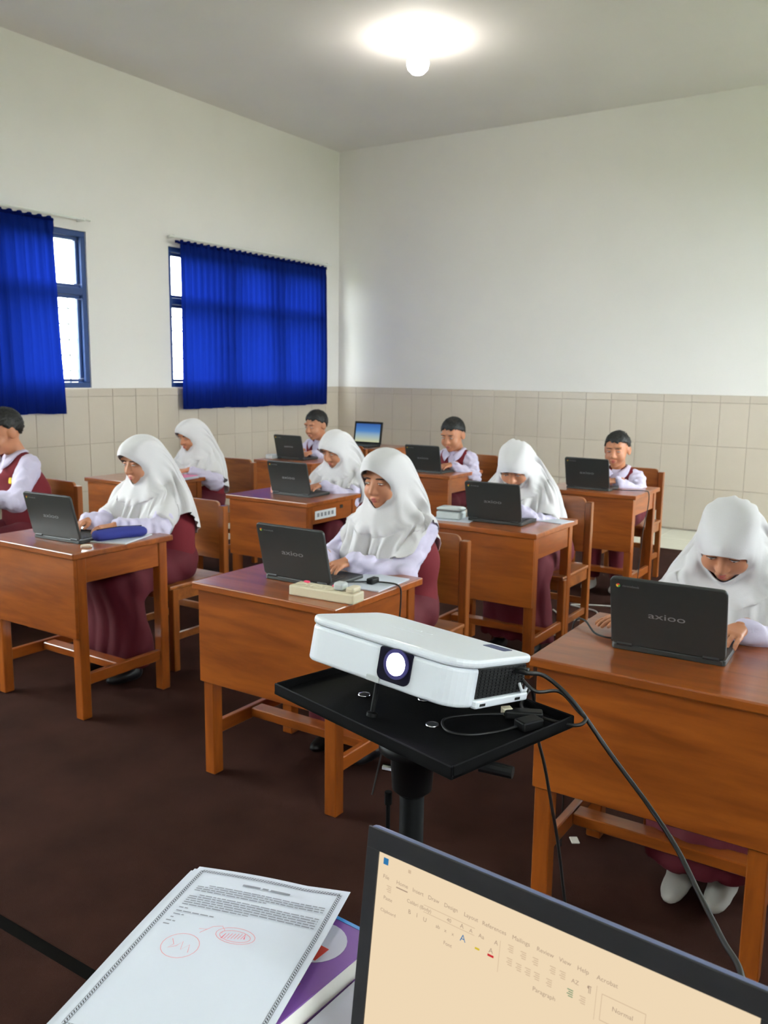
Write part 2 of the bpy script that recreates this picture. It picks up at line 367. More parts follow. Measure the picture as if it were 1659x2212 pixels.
DOB = {}
for kx, (x, y, lb) in DESKS.items():
    d = desk0 if not used else copy_tree(desk0); used = True
    d.location = (x, y, 0); d['label'] = lb; d['group'] = 'school desks in rows'; DOB[kx] = d
st = obj('sticker', box((.2865, .10, .60), (.288, .30, .65)), 'sticker_white', DOB['B2'])
for a in range(5): obj('sticker_mark', box((.2882, .12+a*.034, .615), (.2886, .14+a*.034, .637)), 'ink_grey', st)
obj('keyhole', box((.2865, .34, .64), (.29, .37, .66), .002), 'keyhole', DOB['B2'])
# ------------------------------------------------------------------ chairs
CHH = .765
def make_chair():
    c = thing('school_chair', 'chair', 'chair')
    obj('seat', box((-.20, -.20, .405), (.20, .165, .425), .006, 2), 'chair_wood_x', c)
    pm = new_mesh('back_post', box((0, 0, 0), (.036, .036, CHH), .003)); fm = new_mesh('leg', box((0, 0, 0), (.036, .036, .405), .003))
    for x in (-.20, .164):
        obj('back_post', pm, 'chair_wood', c, (x, .166, 0)); obj('leg', fm, 'chair_wood', c, (x, -.18, 0))
    pl = rrect(-.163, .49, .163, CHH+.022, [.03, .03, .002, .002], 4)
    bm = prism(pl, 0, .018, .003, 1); bmesh.ops.rotate(bm, verts=bm.verts, matrix=Matrix.Rotation(PI/2, 3, 'X'), cent=(0, 0, 0))
    obj('backrest', bm, 'chair_wood_x', c, (0, .192, 0))
    ap = new_mesh('seat_apron', box((0, -.143, .345), (.02, .166, .4045), .002)); sr = new_mesh('stretcher', box((0, -.143, .15), (.018, .166, .185), .002))
    for x in (-.192, .172): obj('seat_apron', ap, 'chair_wood_x', c, (x, 0, 0)); obj('stretcher', sr, 'chair_wood_x', c, (x, 0, 0))
    obj('seat_apron', box((-.163, -.172, .345), (.163, -.152, .4045), .002), 'chair_wood_x', c)
    obj('stretcher', box((-.163, .175, .20), (.163, .193, .235), .002), 'chair_wood_x', c)
    return c
CHAIRS = {'A1': (-4.40, 3.20), 'B1': (-3.21, 3.16), 'C1': (-1.79, 3.08), 'D1': (-.50, 2.98), 'A2': (-4.52, 4.85), 'B2': (-3.20, 4.72), 'C2': (-1.77, 4.46),
          'D2': (-.45, 4.75), 'A3': (-4.56, 6.38), 'B3': (-3.22, 6.38), 'C3': (-1.88, 6.22)}
CL = {'A1': 'brown wooden school chair of the boy with a yellow badge under the curtain', 'B1': 'wooden school chair of the girl with the blue pencil case', 'C1': 'wooden school chair with a broad back of the girl behind the power strip',
 'D1': 'wooden school chair of the girl bending over the cabled laptop', 'A2': 'wooden school chair of the girl with the pink book', 'B2': 'wooden school chair of the girl at the desk with a white sticker',
 'C2': 'wooden school chair pushed in close, of the girl beside the clear plastic box', 'D2': 'empty wooden school chair behind the girl with the cabled laptop', 'A3': 'wooden school chair in front of the blue laptop screen in the corner',
 'B3': 'wooden school chair of the boy resting his forearm before the beige tiles', 'C3': 'wooden school chair of the boy whose chin hides behind his laptop'}
chair0 = make_chair(); used = False
for kx, (x, y) in CHAIRS.items():
    c = chair0 if not used else copy_tree(chair0); used = True
    c.location = (x, y-.20, 0); c['label'] = CL[kx]; c['group'] = 'school chairs in rows'
# ------------------------------------------------------------------ school laptops
LW, LD, LH = .292, .20, .196
def make_laptop(detail=True, lid_tilt=.24, screen='screen_soft'):
    t = thing('laptop', 'laptop', 'laptop')
    bs = prism(rrect(-LW/2, 0, LW/2, LD, .012, 4), .003, .019, .003, 2); obj('base', bs, 'laptop_shell', t, smooth=False)
    obj('keyboard_deck', box((-LW/2+.012, .02, .0188), (LW/2-.012, LD-.01, .0194)), 'laptop_deck', t)
    kb = bmesh.new()
    for r in range(6):
        for q in range(13): add_box(kb, (-.126+q*.0194, .03+r*.0165, .0192), (-.126+q*.0194+.0168, .03+r*.0165+.014, .0212))
    obj('keyboard', kb, 'laptop_key', t)
    obj('touchpad', box((-.048, .133, .0193), (.048, .185, .0198), .0002), 'laptop_shell', t)
    # lid: hinged at y=0, leaning away from the pupil
    M = Matrix.Translation((0, .006, .02)) @ Matrix.Rotation(lid_tilt, 4, 'X')
    lb = prism(rrect(-LW/2, 0, LW/2, LH, .014, 5), -.006, .006, .0035, 2)
    R = Matrix.Rotation(PI/2, 4, 'X')
    lb.transform(M @ R); lid = obj('lid', lb, 'laptop_shell', t)
    sc = box((-LW/2+.014, -.0075, .018), (LW/2-.014, -.0067, LH-.014)); 
    sc.transform(M @ Matrix.Rotation(PI, 4, 'Z')); obj('screen', sc, screen, lid)
    for s in (-1, 1): obj('hinge', tube([(s*.11-.02, .004, .02), (s*.11+.02, .004, .02)], .007, 8), 'laptop_deck', t)
    if detail:
        tm = text_mesh('axioo', .034, 'CENTER', .0002); tm.transform(M @ Matrix.Translation((0, -.0066, LH*.5)) @ R @ Matrix.Diagonal((1.25, .72, 1, 1)))
        obj('lid_logo', tm, 'logo_silver', lid)
        tm = text_mesh('chromebook', .0085, 'LEFT', .0001); tm.transform(M @ Matrix.Translation((-LW/2+.032, -.0066, LH-.022)) @ R)
        obj('lid_text', tm, 'logo_silver', lid)
        for k, cn in enumerate(('red_print', 'yellow_print', 'green_print')):
            b = bmesh.new(); c0 = b.verts.new((0, 0, 0)); vs = [b.verts.new((.0055*math.cos(PI*2/3*k+PI/6+PI*2/3*q/8), .0055*math.sin(PI*2/3*k+PI/6+PI*2/3*q/8), 0)) for q in range(9)]
            for q in range(8): b.faces.new((c0, vs[q], vs[q+1]))
            b.transform(M @ Matrix.Translation((-LW/2+.022, -.0066, LH-.022)) @ R); obj('lid_badge', b, cn, lid)
    return t
mat('screen_soft', (40, 60, 90), .3, emit=(190, 210, 235), estr=.3)
LAPS = {'B1': (-3.145, 2.255, .06, 'dark grey school laptop beside the blue pencil case'), 'C1': (-1.84, 2.265, .0, 'dark grey school laptop on the desk with the power strip'),
 'D1': (-.565, 2.215, .04, 'black school laptop with a charging cable on the bare front desk'), 'B2': (-3.235, 3.93, .02, 'dark school laptop on the desk with the white sticker'),
 'C2': (-1.84, 3.80, .02, 'black school laptop beside the clear plastic box'), 'D2': (-.475, 4.03, 0., 'black school laptop on the desk behind the girl bending low'),
 'A3': (-4.63, 5.62, 0., 'black school laptop of the boy in the corner under the curtain'), 'B3': (-3.25, 5.50, 0., 'black school laptop of the boy resting his forearm before the beige tiles'),
 'C3': (-1.93, 5.34, 0., 'black school laptop hiding the chin of the boy behind it')}
lap0 = make_laptop(); used = False
for kx, (x, y, rz, lb) in LAPS.items():
    l = lap0 if not used else copy_tree(lap0); used = True
    l.location = (x, y, DT-.003); l.rotation_euler = (0, 0, rz); l['label'] = lb; l['group'] = 'school laptops on the desks'
# laptop with a bright blue picture standing in the corner, its screen towards the room front
m = bpy.data.materials.new('blue_wallpaper'); m.use_nodes = True; nt = m.node_tree; N = nt.nodes
tc = N.new('ShaderNodeTexCoord'); sp = N.new('ShaderNodeSeparateXYZ'); nt.links.new(tc.outputs['Generated'], sp.inputs[0]); rp = N.new('ShaderNodeValToRGB')
e = rp.color_ramp.elements; e[0].position = 0; e[0].color = (*lin(206, 210, 170), 1); e[1].position = 1; e[1].color = (*lin(60, 100, 170), 1); q = e.new(.4); q.color = (*lin(150, 180, 200), 1); q = e.new(.6); q.color = (*lin(86, 140, 205), 1)
nt.links.new(sp.outputs['Z'], rp.inputs[0]); em = N.new('ShaderNodeEmission'); em.inputs[1].default_value = .55/2**SC.view_settings.exposure*1.6; nt.links.new(rp.outputs[0], em.inputs[0]); nt.links.new(em.outputs[0], N['Material Output'].inputs[0]); MATS['blue_wallpaper'] = m
cl = thing('laptop', 'open laptop with a blue picture on its screen, standing in the corner', 'laptop', (-4.95, 7.22, DT), 0)
obj('base', box((-.17, -.235, 0), (.17, 0, .02), .004, 2), 'laptop_deck', cl); ml = Matrix.Translation((0, 0, .02)) @ Matrix.Rotation(-.16, 4, 'X')
b = box((-.17, 0, 0), (.17, .012, .225), .004, 2); b.transform(ml); lo_ = obj('lid', b, 'black_plastic', cl)
b = box((-.148, -.0012, .02), (.148, 0., .203)); b.transform(ml); obj('screen', b, 'blue_wallpaper', lo_)
kb = bmesh.new()
for r in range(5):
    for q in range(13): add_box(kb, (-.14+q*.0215, -.14+r*.022, .0195), (-.14+q*.0215+.018, -.14+r*.022+.018, .022))
obj('keyboard', kb, 'laptop_key', cl)
# ------------------------------------------------------------------ things on the desks
def slab(name, label, cat, loc, size, rz, m, bev=.002, group=None, mats=None):
    o = obj(name, box((-size[0]/2, -size[1]/2, 0), (size[0]/2, size[1]/2, size[2]), bev, 2), m, None, loc, (0, 0, rz)); return tag(o, label, cat, group)
# pencil case on an exercise book (desk of the first row by the curtain)
nb = thing('exercise_book', 'white exercise book lying under the blue pencil case', 'book', (-2.97, 2.45, DT), .35)
obj('cover', box((-.09, -.115, .0), (.09, .115, .006), .002), 'paper', nb); obj('page_block', box((-.088, -.1155, .0012), (.0895, .1135, .0048)), 'paper_warm', nb)
pc = thing('pencil_case', 'blue cloth pencil case on a white exercise book', 'pencil case', (-2.95, 2.43, DT+.007), 1.28)
pts = [(-.115, 0, .024), (-.09, 0, .026), (0, .004, .028), (.08, 0, .026), (.115, 0, .022)]
b = bmesh.new(); add_tube(b, catmull(pts, 4), [.018+.012*math.sin(PI*k/16)**.5 for k in range(17)], 14); b.transform(Matrix.Diagonal((1, 1.3, .86, 1))); 
for v in b.verts: v.co.z = max(v.co.z, 0)
obj('pouch', b, 'blue_cloth', pc, smooth=True)
obj('zip', tube([(-.10, 0, .0465), (0, .004, .0505), (.10, 0, .0455)], .0022, 6), 'black_plastic', pc)
tag(obj('eraser', box((-.02, -.012, 0), (.02, .012, .012), .003, 2), 'beige_cloth', None, (-2.93, 2.24, DT), (0, 0, .5)), 'small beige eraser at the corner of the desk with the pencil case', 'eraser')
# power strip, sheet, cable with plug
ps = thing('power_strip', 'cream power strip with red switches on the desk behind the projector', 'power strip', (-1.645, 2.175, DT), .06)
obj('housing', box((-.125, -.034, 0), (.125, .034, .034), .005, 2), 'cream_plastic', ps)
for k in range(4):
    x = -.092+k*.056; s = obj('socket', lathe([(.021, .0335), (.021, .0362), (.017, .0362), (.016, .0345), (.002, .0345)], 18), 'cream_plastic', ps, (x, -.008, 0))
    if k in (0, 2): obj('switch', box((x-.010, .018, .034), (x+.010, .03, .040), .002), 'pink_plastic', ps)
b = bmesh.new(); add_box(b, (.04, -.022, .036), (.078, .014, .062), .008, 2); obj('charger_plug', b, 'grey_plastic', ps)
b = bmesh.new(); add_box(b, (.092, -.03, .036), (.122, .02, .054), .006, 2); obj('charger_plug', b, 'cream_plastic', ps)
0 and obj('cord', tube(catmull([(.124, 0, .015), (.145, -.01, .006), (.158, -.03, -.02), (.158, -.034, -.2), (.15, -.03, -.5), (.145, -.02, -DT+.004)], 6), .003, 6), 'cable_grey', ps)
sh = thing('exercise_book', 'white sheet book on the desk with the power strip', 'book', (-1.635, 2.435, DT), .04)
obj('page_block', box((-.085, -.105, 0), (.085, .105, .004), .001), 'paper', sh); obj('cover', box((-.086, -.106, .004), (.086, .106, .005)), 'paper', sh)
cb = thing('usb_cable', 'thin black cable with a plug lying over the white book and the desk edge', 'cable', (0, 0, 0))
obj('cord', tube(catmull([(-1.69, 2.35, DT+.012), (-1.66, 2.39, DT+.009), (-1.63, 2.40, DT+.012), (-1.58, 2.43, DT+.010), (-1.535, 2.44, DT+.004), (-1.527, 2.445, DT-.03), (-1.526, 2.43, DT-.15), (-1.527, 2.40, DT-.3), (-1.53, 2.36, .2), (-1.54, 2.3, .004)], 6), .0028, 6), 'cable_black', cb)
obj('plug', box((-1.632, 2.385, DT+.006), (-1.606, 2.43, DT+.026), .004, 2), 'black_plastic', cb)
# cable of the laptop on the bare front desk
cb = thing('charging_cable', 'black charging cable running from the laptop over the bare desk edge', 'cable')
obj('cord', tube(catmull([(-.72, 2.27, DT+.009), (-.745, 2.262, DT+.010), (-.79, 2.30, DT+.006), (-.84, 2.36, DT+.018), (-.875, 2.38, DT+.006), (-.885, 2.38, DT-.06), (-.883, 2.37, .3), (-.88, 2.36, .004)], 7), .0028, 6), 'cable_black', cb)
obj('plug', box((-.728, 2.258, DT+.002), (-.706, 2.282, DT+.020), .003), 'black_plastic', cb)
# boxes and papers on the desk of the second row
bx = thing('plastic_box', 'clear grey plastic box with a domed lid on papers', 'box', (-2.075, 3.79, DT+.004), .1)
obj('tub', box((-.065, -.045, 0), (.065, .045, .038), .008, 2), 'clear_box', bx)
b = prism(rrect(-.066, -.046, .066, .046, .015, 4), .038, .060, .016, 3); obj('lid', b, 'clear_box', bx, smooth=True)
slab('paper_sheet', 'white sheet under the clear plastic box', 'paper', (-2.06, 3.80, DT), (.21, .16, .003), .15, 'paper', .0005)
slab('tissue_pack', 'beige tissue pack between the plastic box and the laptop', 'tissue pack', (-2.03, 3.93, DT), (.09, .06, .03), .3, 'beige_cloth', .01)
slab('paper_sheet', 'folded white sheet under the forearm beside the black laptop', 'paper', (-1.62, 4.05, DT), (.14, .12, .003), -.2, 'paper', .0005)
# pink book, bottle, small boxes
pk = thing('exercise_book', 'pink covered book lying before the girl near the window wall', 'book', (-4.36, 4.12, DT), .1)
obj('cover', box((-.10, -.07, 0), (.10, .07, .022), .003), 'pink_cover', pk); obj('page_block', box((-.0985, -.0708, .003), (.1008, .069, .019)), 'paper', pk)
gb = thing('glue_bottle', 'small pale pink bottle at the edge of the desk with a white sticker', 'bottle', (-3.41, 3.98, DT))
obj('body', lathe([(.016, 0), (.018, .004), (.018, .05), (.010, .06)], 16), 'pink_bottle', gb, smooth=True); obj('cap', lathe([(.010, .06), (.010, .066), (.004, .085)], 14), 'beige_cloth', gb, smooth=True)
slab('pencil_box', 'small grey box left of the laptop of the corner boy', 'box', (-4.81, 5.60, DT), (.07, .10, .035), 0, 'grey_plastic', .006)
cb = thing('charging_cable', 'thin cable hanging down the side of the desk of the boy with the hidden chin', 'cable')
obj('cord', tube(catmull([(-1.79, 5.40, DT+.008), (-1.70, 5.42, DT+.006), (-1.60, 5.47, DT+.006), (-1.573, 5.48, DT-.01), (-1.571, 5.47, DT-.1), (-1.573, 5.40, DT-.25), (-1.575, 5.36, .2), (-1.57, 5.3, .004)], 6), .003, 6), 'cable_black', cb)
cb = thing('power_cable', 'pale cable lying in loops on the carpet under the chair pushed in close', 'cable')
obj('cord', tube(catmull([(-1.95, 4.9, .006), (-1.8, 4.75, .006), (-1.68, 4.85, .006), (-1.72, 5.02, .006), (-1.9, 5.08, .006), (-1.6, 5.2, .006), (-1.4, 5.0, .006), (-1.5, 4.7, .006), (-1.75, 4.4, .006), (-1.95, 4.3, .006)], 8), .005, 6), 'cable_grey', cb)
tag(obj('paper_scrap', box((-.012, -.02, 0), (.014, .018, .004), .002), 'paper_warm', None, (-.86, 2.42, 0), (0, 0, .6)), 'tiny white paper scrap on the carpet under the front desk', 'paper scrap')
# ------------------------------------------------------------------ pupils: smooth surfaces from distance fields
def V3(*a): return np.array(a, float)
def smin(a, b, k):
    if k <= 0: return np.minimum(a, b)
    h = np.maximum(k-np.abs(a-b), 0)/k; return np.minimum(a, b)-h*h*k*.25
def rcone(a, b, ra, rb, sx=1.):
    a = np.array(a, float); b = np.array(b, float)
    S = np.array((sx, 1, 1.)); A = a*S; D = b*S-A; dd = max(D@D, 1e-12)
    def f(P):
        Q = P*S-A; t = np.clip(Q@D/dd, 0, 1); return np.linalg.norm(Q-t[:, None]*D, axis=1)-(ra+(rb-ra)*t)
    r = max(ra, rb)/min(sx, 1)
    return f, np.minimum(a, b)-r, np.maximum(a, b)+r
def ellip(c, r, M=None):
    c = np.array(c, float); r = np.array(r, float)
    def f(P):
        Q = P-c
        if M is not None: Q = Q@M
        k0 = np.linalg.norm(Q/r, axis=1); k1 = np.linalg.norm(Q/(r*r), axis=1)+1e-9; return k0*(k0-1)/k1
    m = max(r); return f, c-m, c+m
class Shape:
    def __init__(s): s.p = []
    def add(s, prim, k=.02): s.p.append((*prim, k, 0)); return s
    def sub(s, prim, k=.01): s.p.append((*prim, k, 1)); return s
    def cut(s, f, k=.004): s.p.append((f, None, None, k, 2)); return s
    def ev(s, P):
        d = np.full(len(P), 1.)
        for f, lo, hi, k, op in s.p:
            v = f(P)
            d = smin(d, v, k) if op == 0 else -smin(-d, v if op == 1 else -v, k)
        return d
    def grid(s, h, disp=None):
        lo = np.min([q[1] for q in s.p if q[4] == 0], 0)-3*h-.02; hi = np.max([q[2] for q in s.p if q[4] == 0], 0)+3*h+.02
        n = np.ceil((hi-lo)/h).astype(int)+1; F = np.full(n, 1., np.float32)
        ax = [lo[i]+h*np.arange(n[i]) for i in range(3)]
        for f, a, b, k, op in s.p:
            if op == 2: i0 = np.zeros(3, int); i1 = n
            else:
                m = k+2*h+.012; i0 = np.maximum(((a-m-lo)/h).astype(int), 0); i1 = np.minimum(((b+m-lo)/h).astype(int)+2, n)
                if (i1 <= i0).any(): continue
            sl = tuple(slice(i0[i], i1[i]) for i in range(3))
            g = np.stack(np.meshgrid(*[ax[i][sl[i]] for i in range(3)], indexing='ij'), -1).reshape(-1, 3)
            v = f(g).reshape(F[sl].shape)
            F[sl] = smin(F[sl], v, k) if op == 0 else -smin(-F[sl], v if op == 1 else -v, k)
        if disp is not None:
            idx = np.argwhere(np.abs(F) < .03); P = lo+idx*h; F[tuple(idx.T)] -= disp(P)
        return nets(F, lo, h)
CORN = np.array([(i, j, k) for i in (0, 1) for j in (0, 1) for k in (0, 1)])
EDG = [(a, b) for a in range(8) for b in range(a+1, 8) if abs(CORN[a]-CORN[b]).sum() == 1]
def nets(F, lo, h):
    S = F < 0; n = np.array(F.shape)-1
    cnt = sum(S[c[0]:c[0]+n[0], c[1]:c[1]+n[1], c[2]:c[2]+n[2]].astype(np.int8) for c in CORN)
    act = (cnt > 0) & (cnt < 8); cells = np.argwhere(act); idm = np.full(act.shape, -1, np.int64); idm[act] = np.arange(len(cells))
    vals = np.stack([F[tuple((cells+c).T)] for c in CORN], 1); acc = np.zeros((len(cells), 3)); num = np.zeros(len(cells))
    for a, b in EDG:
        va, vb = vals[:, a], vals[:, b]; m = (va < 0) != (vb < 0); t = np.where(m, va/np.where(m, va-vb, 1), 0)
        acc += m[:, None]*(CORN[a]+t[:, None]*(CORN[b]-CORN[a])); num += m
    verts = lo+h*(cells+acc/num[:, None]); quads = []
    for ax in range(3):
        u, v = (ax+1) % 3, (ax+2) % 3; sh = [slice(None)]*3; s2 = [slice(None)]*3; sh[ax] = slice(0, -1); s2[ax] = slice(1, None)
        A = S[tuple(sh)]; B = S[tuple(s2)]; E = np.argwhere(A != B); E = E[(E[:, u] > 0) & (E[:, v] > 0) & (E[:, u] < n[u]) & (E[:, v] < n[v])]
        ins = S[tuple(E.T)]
        eu = np.zeros(3, int); eu[u] = 1; ev = np.zeros(3, int); ev[v] = 1
        q = np.stack([idm[tuple((E-eu-ev).T)], idm[tuple((E-ev).T)], idm[tuple(E.T)], idm[tuple((E-eu).T)]], 1)
        q[~ins] = q[~ins][:, ::-1]; quads.append(q)
    return verts, np.concatenate(quads)
def mesh_from(name, parts):
    V = []; Q = []; o = 0
    for v, q in parts: V.append(v); Q.append(q+o); o += len(v)
    V = np.concatenate(V); Q = np.concatenate(Q)
    me = bpy.data.meshes.new(name); me.vertices.add(len(V)); me.vertices.foreach_set('co', V.astype(np.float32).ravel())
    me.loops.add(len(Q)*4); me.loops.foreach_set('vertex_index', Q.astype(np.int32).ravel()); me.polygons.add(len(Q))
    me.polygons.foreach_set('loop_start', np.arange(0, len(Q)*4, 4, dtype=np.int32)); me.polygons.foreach_set('use_smooth', np.ones(len(Q), bool)); me.update(); me.validate()
    return me
def folds(seed, amp, sc, dirs=6):
    r = np.random.RandomState(seed); D = r.normal(size=(dirs, 3)); D /= np.linalg.norm(D, axis=1)[:, None]; F = r.uniform(.6, 1.5, dirs)*sc; ph = r.uniform(0, 6.3, dirs)
    def f(P): return amp*np.sum([np.abs(np.sin(P@(D[i]*F[i])+ph[i]+1.2*np.sin(P@(D[(i+1) % dirs]*F[i]*.6))))-.5 for i in range(dirs)], 0)/dirs**.5
    return f
def rotm(y, p, r):
    return np.array(Matrix.Rotation(y, 3, 'Z') @ Matrix.Rotation(p, 3, 'X') @ Matrix.Rotation(r, 3, 'Y'))
def ik(S, Wp, l1, l2, pole):
    d = Wp-S; D = np.linalg.norm(d)
    if D > (l1+l2)*.985: Wp = S+d/D*(l1+l2)*.985; d = Wp-S; D = np.linalg.norm(d)
    x = (l1*l1-l2*l2+D*D)/(2*D); h = math.sqrt(max(l1*l1-x*x, 1e-6)); u = d/D; p = np.array(pole, float); p -= u*(p@u); p /= np.linalg.norm(p)
    return S+u*x+p*h, Wp
def head_shape(Hc, R, hs, boy):
    s = Shape(); g = lambda *p: Hc+R@(np.array(p)*hs); rr = lambda *r: np.array(r)*hs
    s.add(ellip(g(0, .012, .026), rr(.074, .092, .084), R), 0); s.add(ellip(g(0, -.028, -.035), rr(.060, .060, .070), R), .03*hs)
    s.add(rcone(g(0, -.058, -.088), g(0, -.05, -.07), .022*hs, .03*hs), .02*hs)
    for x in (-1, 1):
        s.add(ellip(g(x*.037, -.056, -.042), rr(.026, .026, .026), R), .02*hs)
        s.add(ellip(g(x*.031, -.077, .026), rr(.024, .012, .009), R), .012*hs)
        s.sub(ellip(g(x*.031, -.098, .004), rr(.018, .013, .011), R), .012*hs)
        s.add(ellip(g(x*.031, -.0755, .002), rr(.0145, .0125, .0115), R), .004*hs)
        s.add(rcone(g(x*.0115, -.092, -.036), g(x*.012, -.088, -.036), .0085*hs, .0085*hs), .006*hs)
        if boy: s.add(ellip(g(x*.078, .008, -.006), rr(.009, .021, .032), R @ rotm(-x*.3, 0, 0)), .008*hs)
    s.add(rcone(g(0, -.084, .004), g(0, -.103, -.032), .0075*hs, .0115*hs), .012*hs)
    s.add(ellip(g(0, -.0885, -.0605), rr(.022, .0085, .0055), R), .005*hs); s.add(ellip(g(0, -.087, -.069), rr(.018, .009, .0065), R), .004*hs)
    s.add(rcone(g(0, .015, -.05), g(0, .035, -.125), .047*hs, .048*hs), .025*hs)
    return s
def hand_shape(Wp, fwd, side, hs, curl=1., spread=1.):
    """palm with four unequal bent fingers and a thumb; side points from the little finger towards the thumb"""
    f = fwd/np.linalg.norm(fwd); sd = side-f*(side@f); sd /= np.linalg.norm(sd); up = np.cross(sd, f)
    if up[2] < 0: up = -up
    s = Shape(); k = .86*hs
    q = lambda a, b, c: Wp+(f*a+sd*b+up*c)*k
    s.add(rcone(q(-.05, 0, .0), q(.005, 0, 0), .021*k, .020*k), .01)
    for b in (-.024, -.008, .009, .025): s.add(rcone(q(.008, b*.6, 0), q(.066, b, .004), .0135*k, .0105*k), .012*k)
    for b, L, z in ((-.028, .050, -.002), (-.0095, .062, .0), (.0095, .067, .0), (.0285, .060, 0)):
        p = np.array((.064, b, .004+z)); a = -.1; dr = b*spread*6
        for i, (l, r0, r1) in enumerate(((.44, .0088, .0080), (.32, .0080, .0072), (.24, .0072, .0062))):
            a += (.28, .55, .50)[i]*curl; n = p+np.array((math.cos(a)*math.cos(dr*.3), math.sin(dr*.3), -math.sin(a)))*l*L
            s.add(rcone(q(*p), q(*n), r0*k, r1*k), .0015); p = n
    p0, p1, p2, p3 = (.012, .020, -.002), (.036, .040, -.006), (.062, .047, -.012), (.084, .045, -.018)
    s.add(rcone(q(*p0), q(*p1), .0125*k, .011*k), .008*k); s.add(rcone(q(*p1), q(*p2), .0105*k, .0092*k), .002); s.add(rcone(q(*p2), q(*p3), .0092*k, .0075*k), .0015)
    return s
def face_parts(par, body_sh, Hc, R, hs, h_open=.35):
    g = lambda *p: Hc+R@(np.array(p)*hs)
    MH = Matrix(R.tolist()).to_4x4()
    for x in (-1, 1):
        b = bmesh.new(); bmesh.ops.create_uvsphere(b, u_segments=14, v_segments=8, radius=1)
        b.transform(Matrix.Translation(g(x*.031, -.0795, .000)) @ MH @ Matrix.Diagonal((.0125*hs, .0095*hs, .0034*hs, 1))); e = obj('eye', b, 'eye_white', par, smooth=True)
        b = bmesh.new(); bmesh.ops.create_uvsphere(b, u_segments=12, v_segments=8, radius=1)
        b.transform(Matrix.Translation(g(x*.031, -.084, -.0012)) @ MH @ Matrix.Diagonal((.0052*hs, .0058*hs, .0034*hs, 1))); obj('iris', b, 'iris', e, smooth=True)
        b = tube([Vector(g(x*(.031+t*.014), -.0885+.0055*t*t, .0042-.002*t*t)) for t in (-1, -.5, 0, .5, 1)], .0013*hs, 6); obj('eyelash', b, 'brow', par)
        b = tube([Vector(g(x*(.031+t*.019), -.0905+.009*(t*t*.5+max(t, 0)*.6), .0215-.003*t*t)) for t in (-1, -.5, 0, .5, 1)], [.0016*hs, .0028*hs, .003*hs, .0026*hs, .001*hs], 6); obj('eyebrow', b, 'brow', par, smooth=True)
    b = bmesh.new()
    for z, w, r in ((-.0605, .020, .0048), (-.0688, .0165, .0055)):
        add_tube(b, [Vector(g(t*w, -.0935+.010*t*t, z+.0015*t*t)) for t in (-1, -.6, -.2, .2, .6, 1)], [.0012*hs, r*.8*hs, r*hs, r*hs, r*.8*hs, .0012*hs], 8)
    obj('lips', b, 'lip', par, smooth=True)
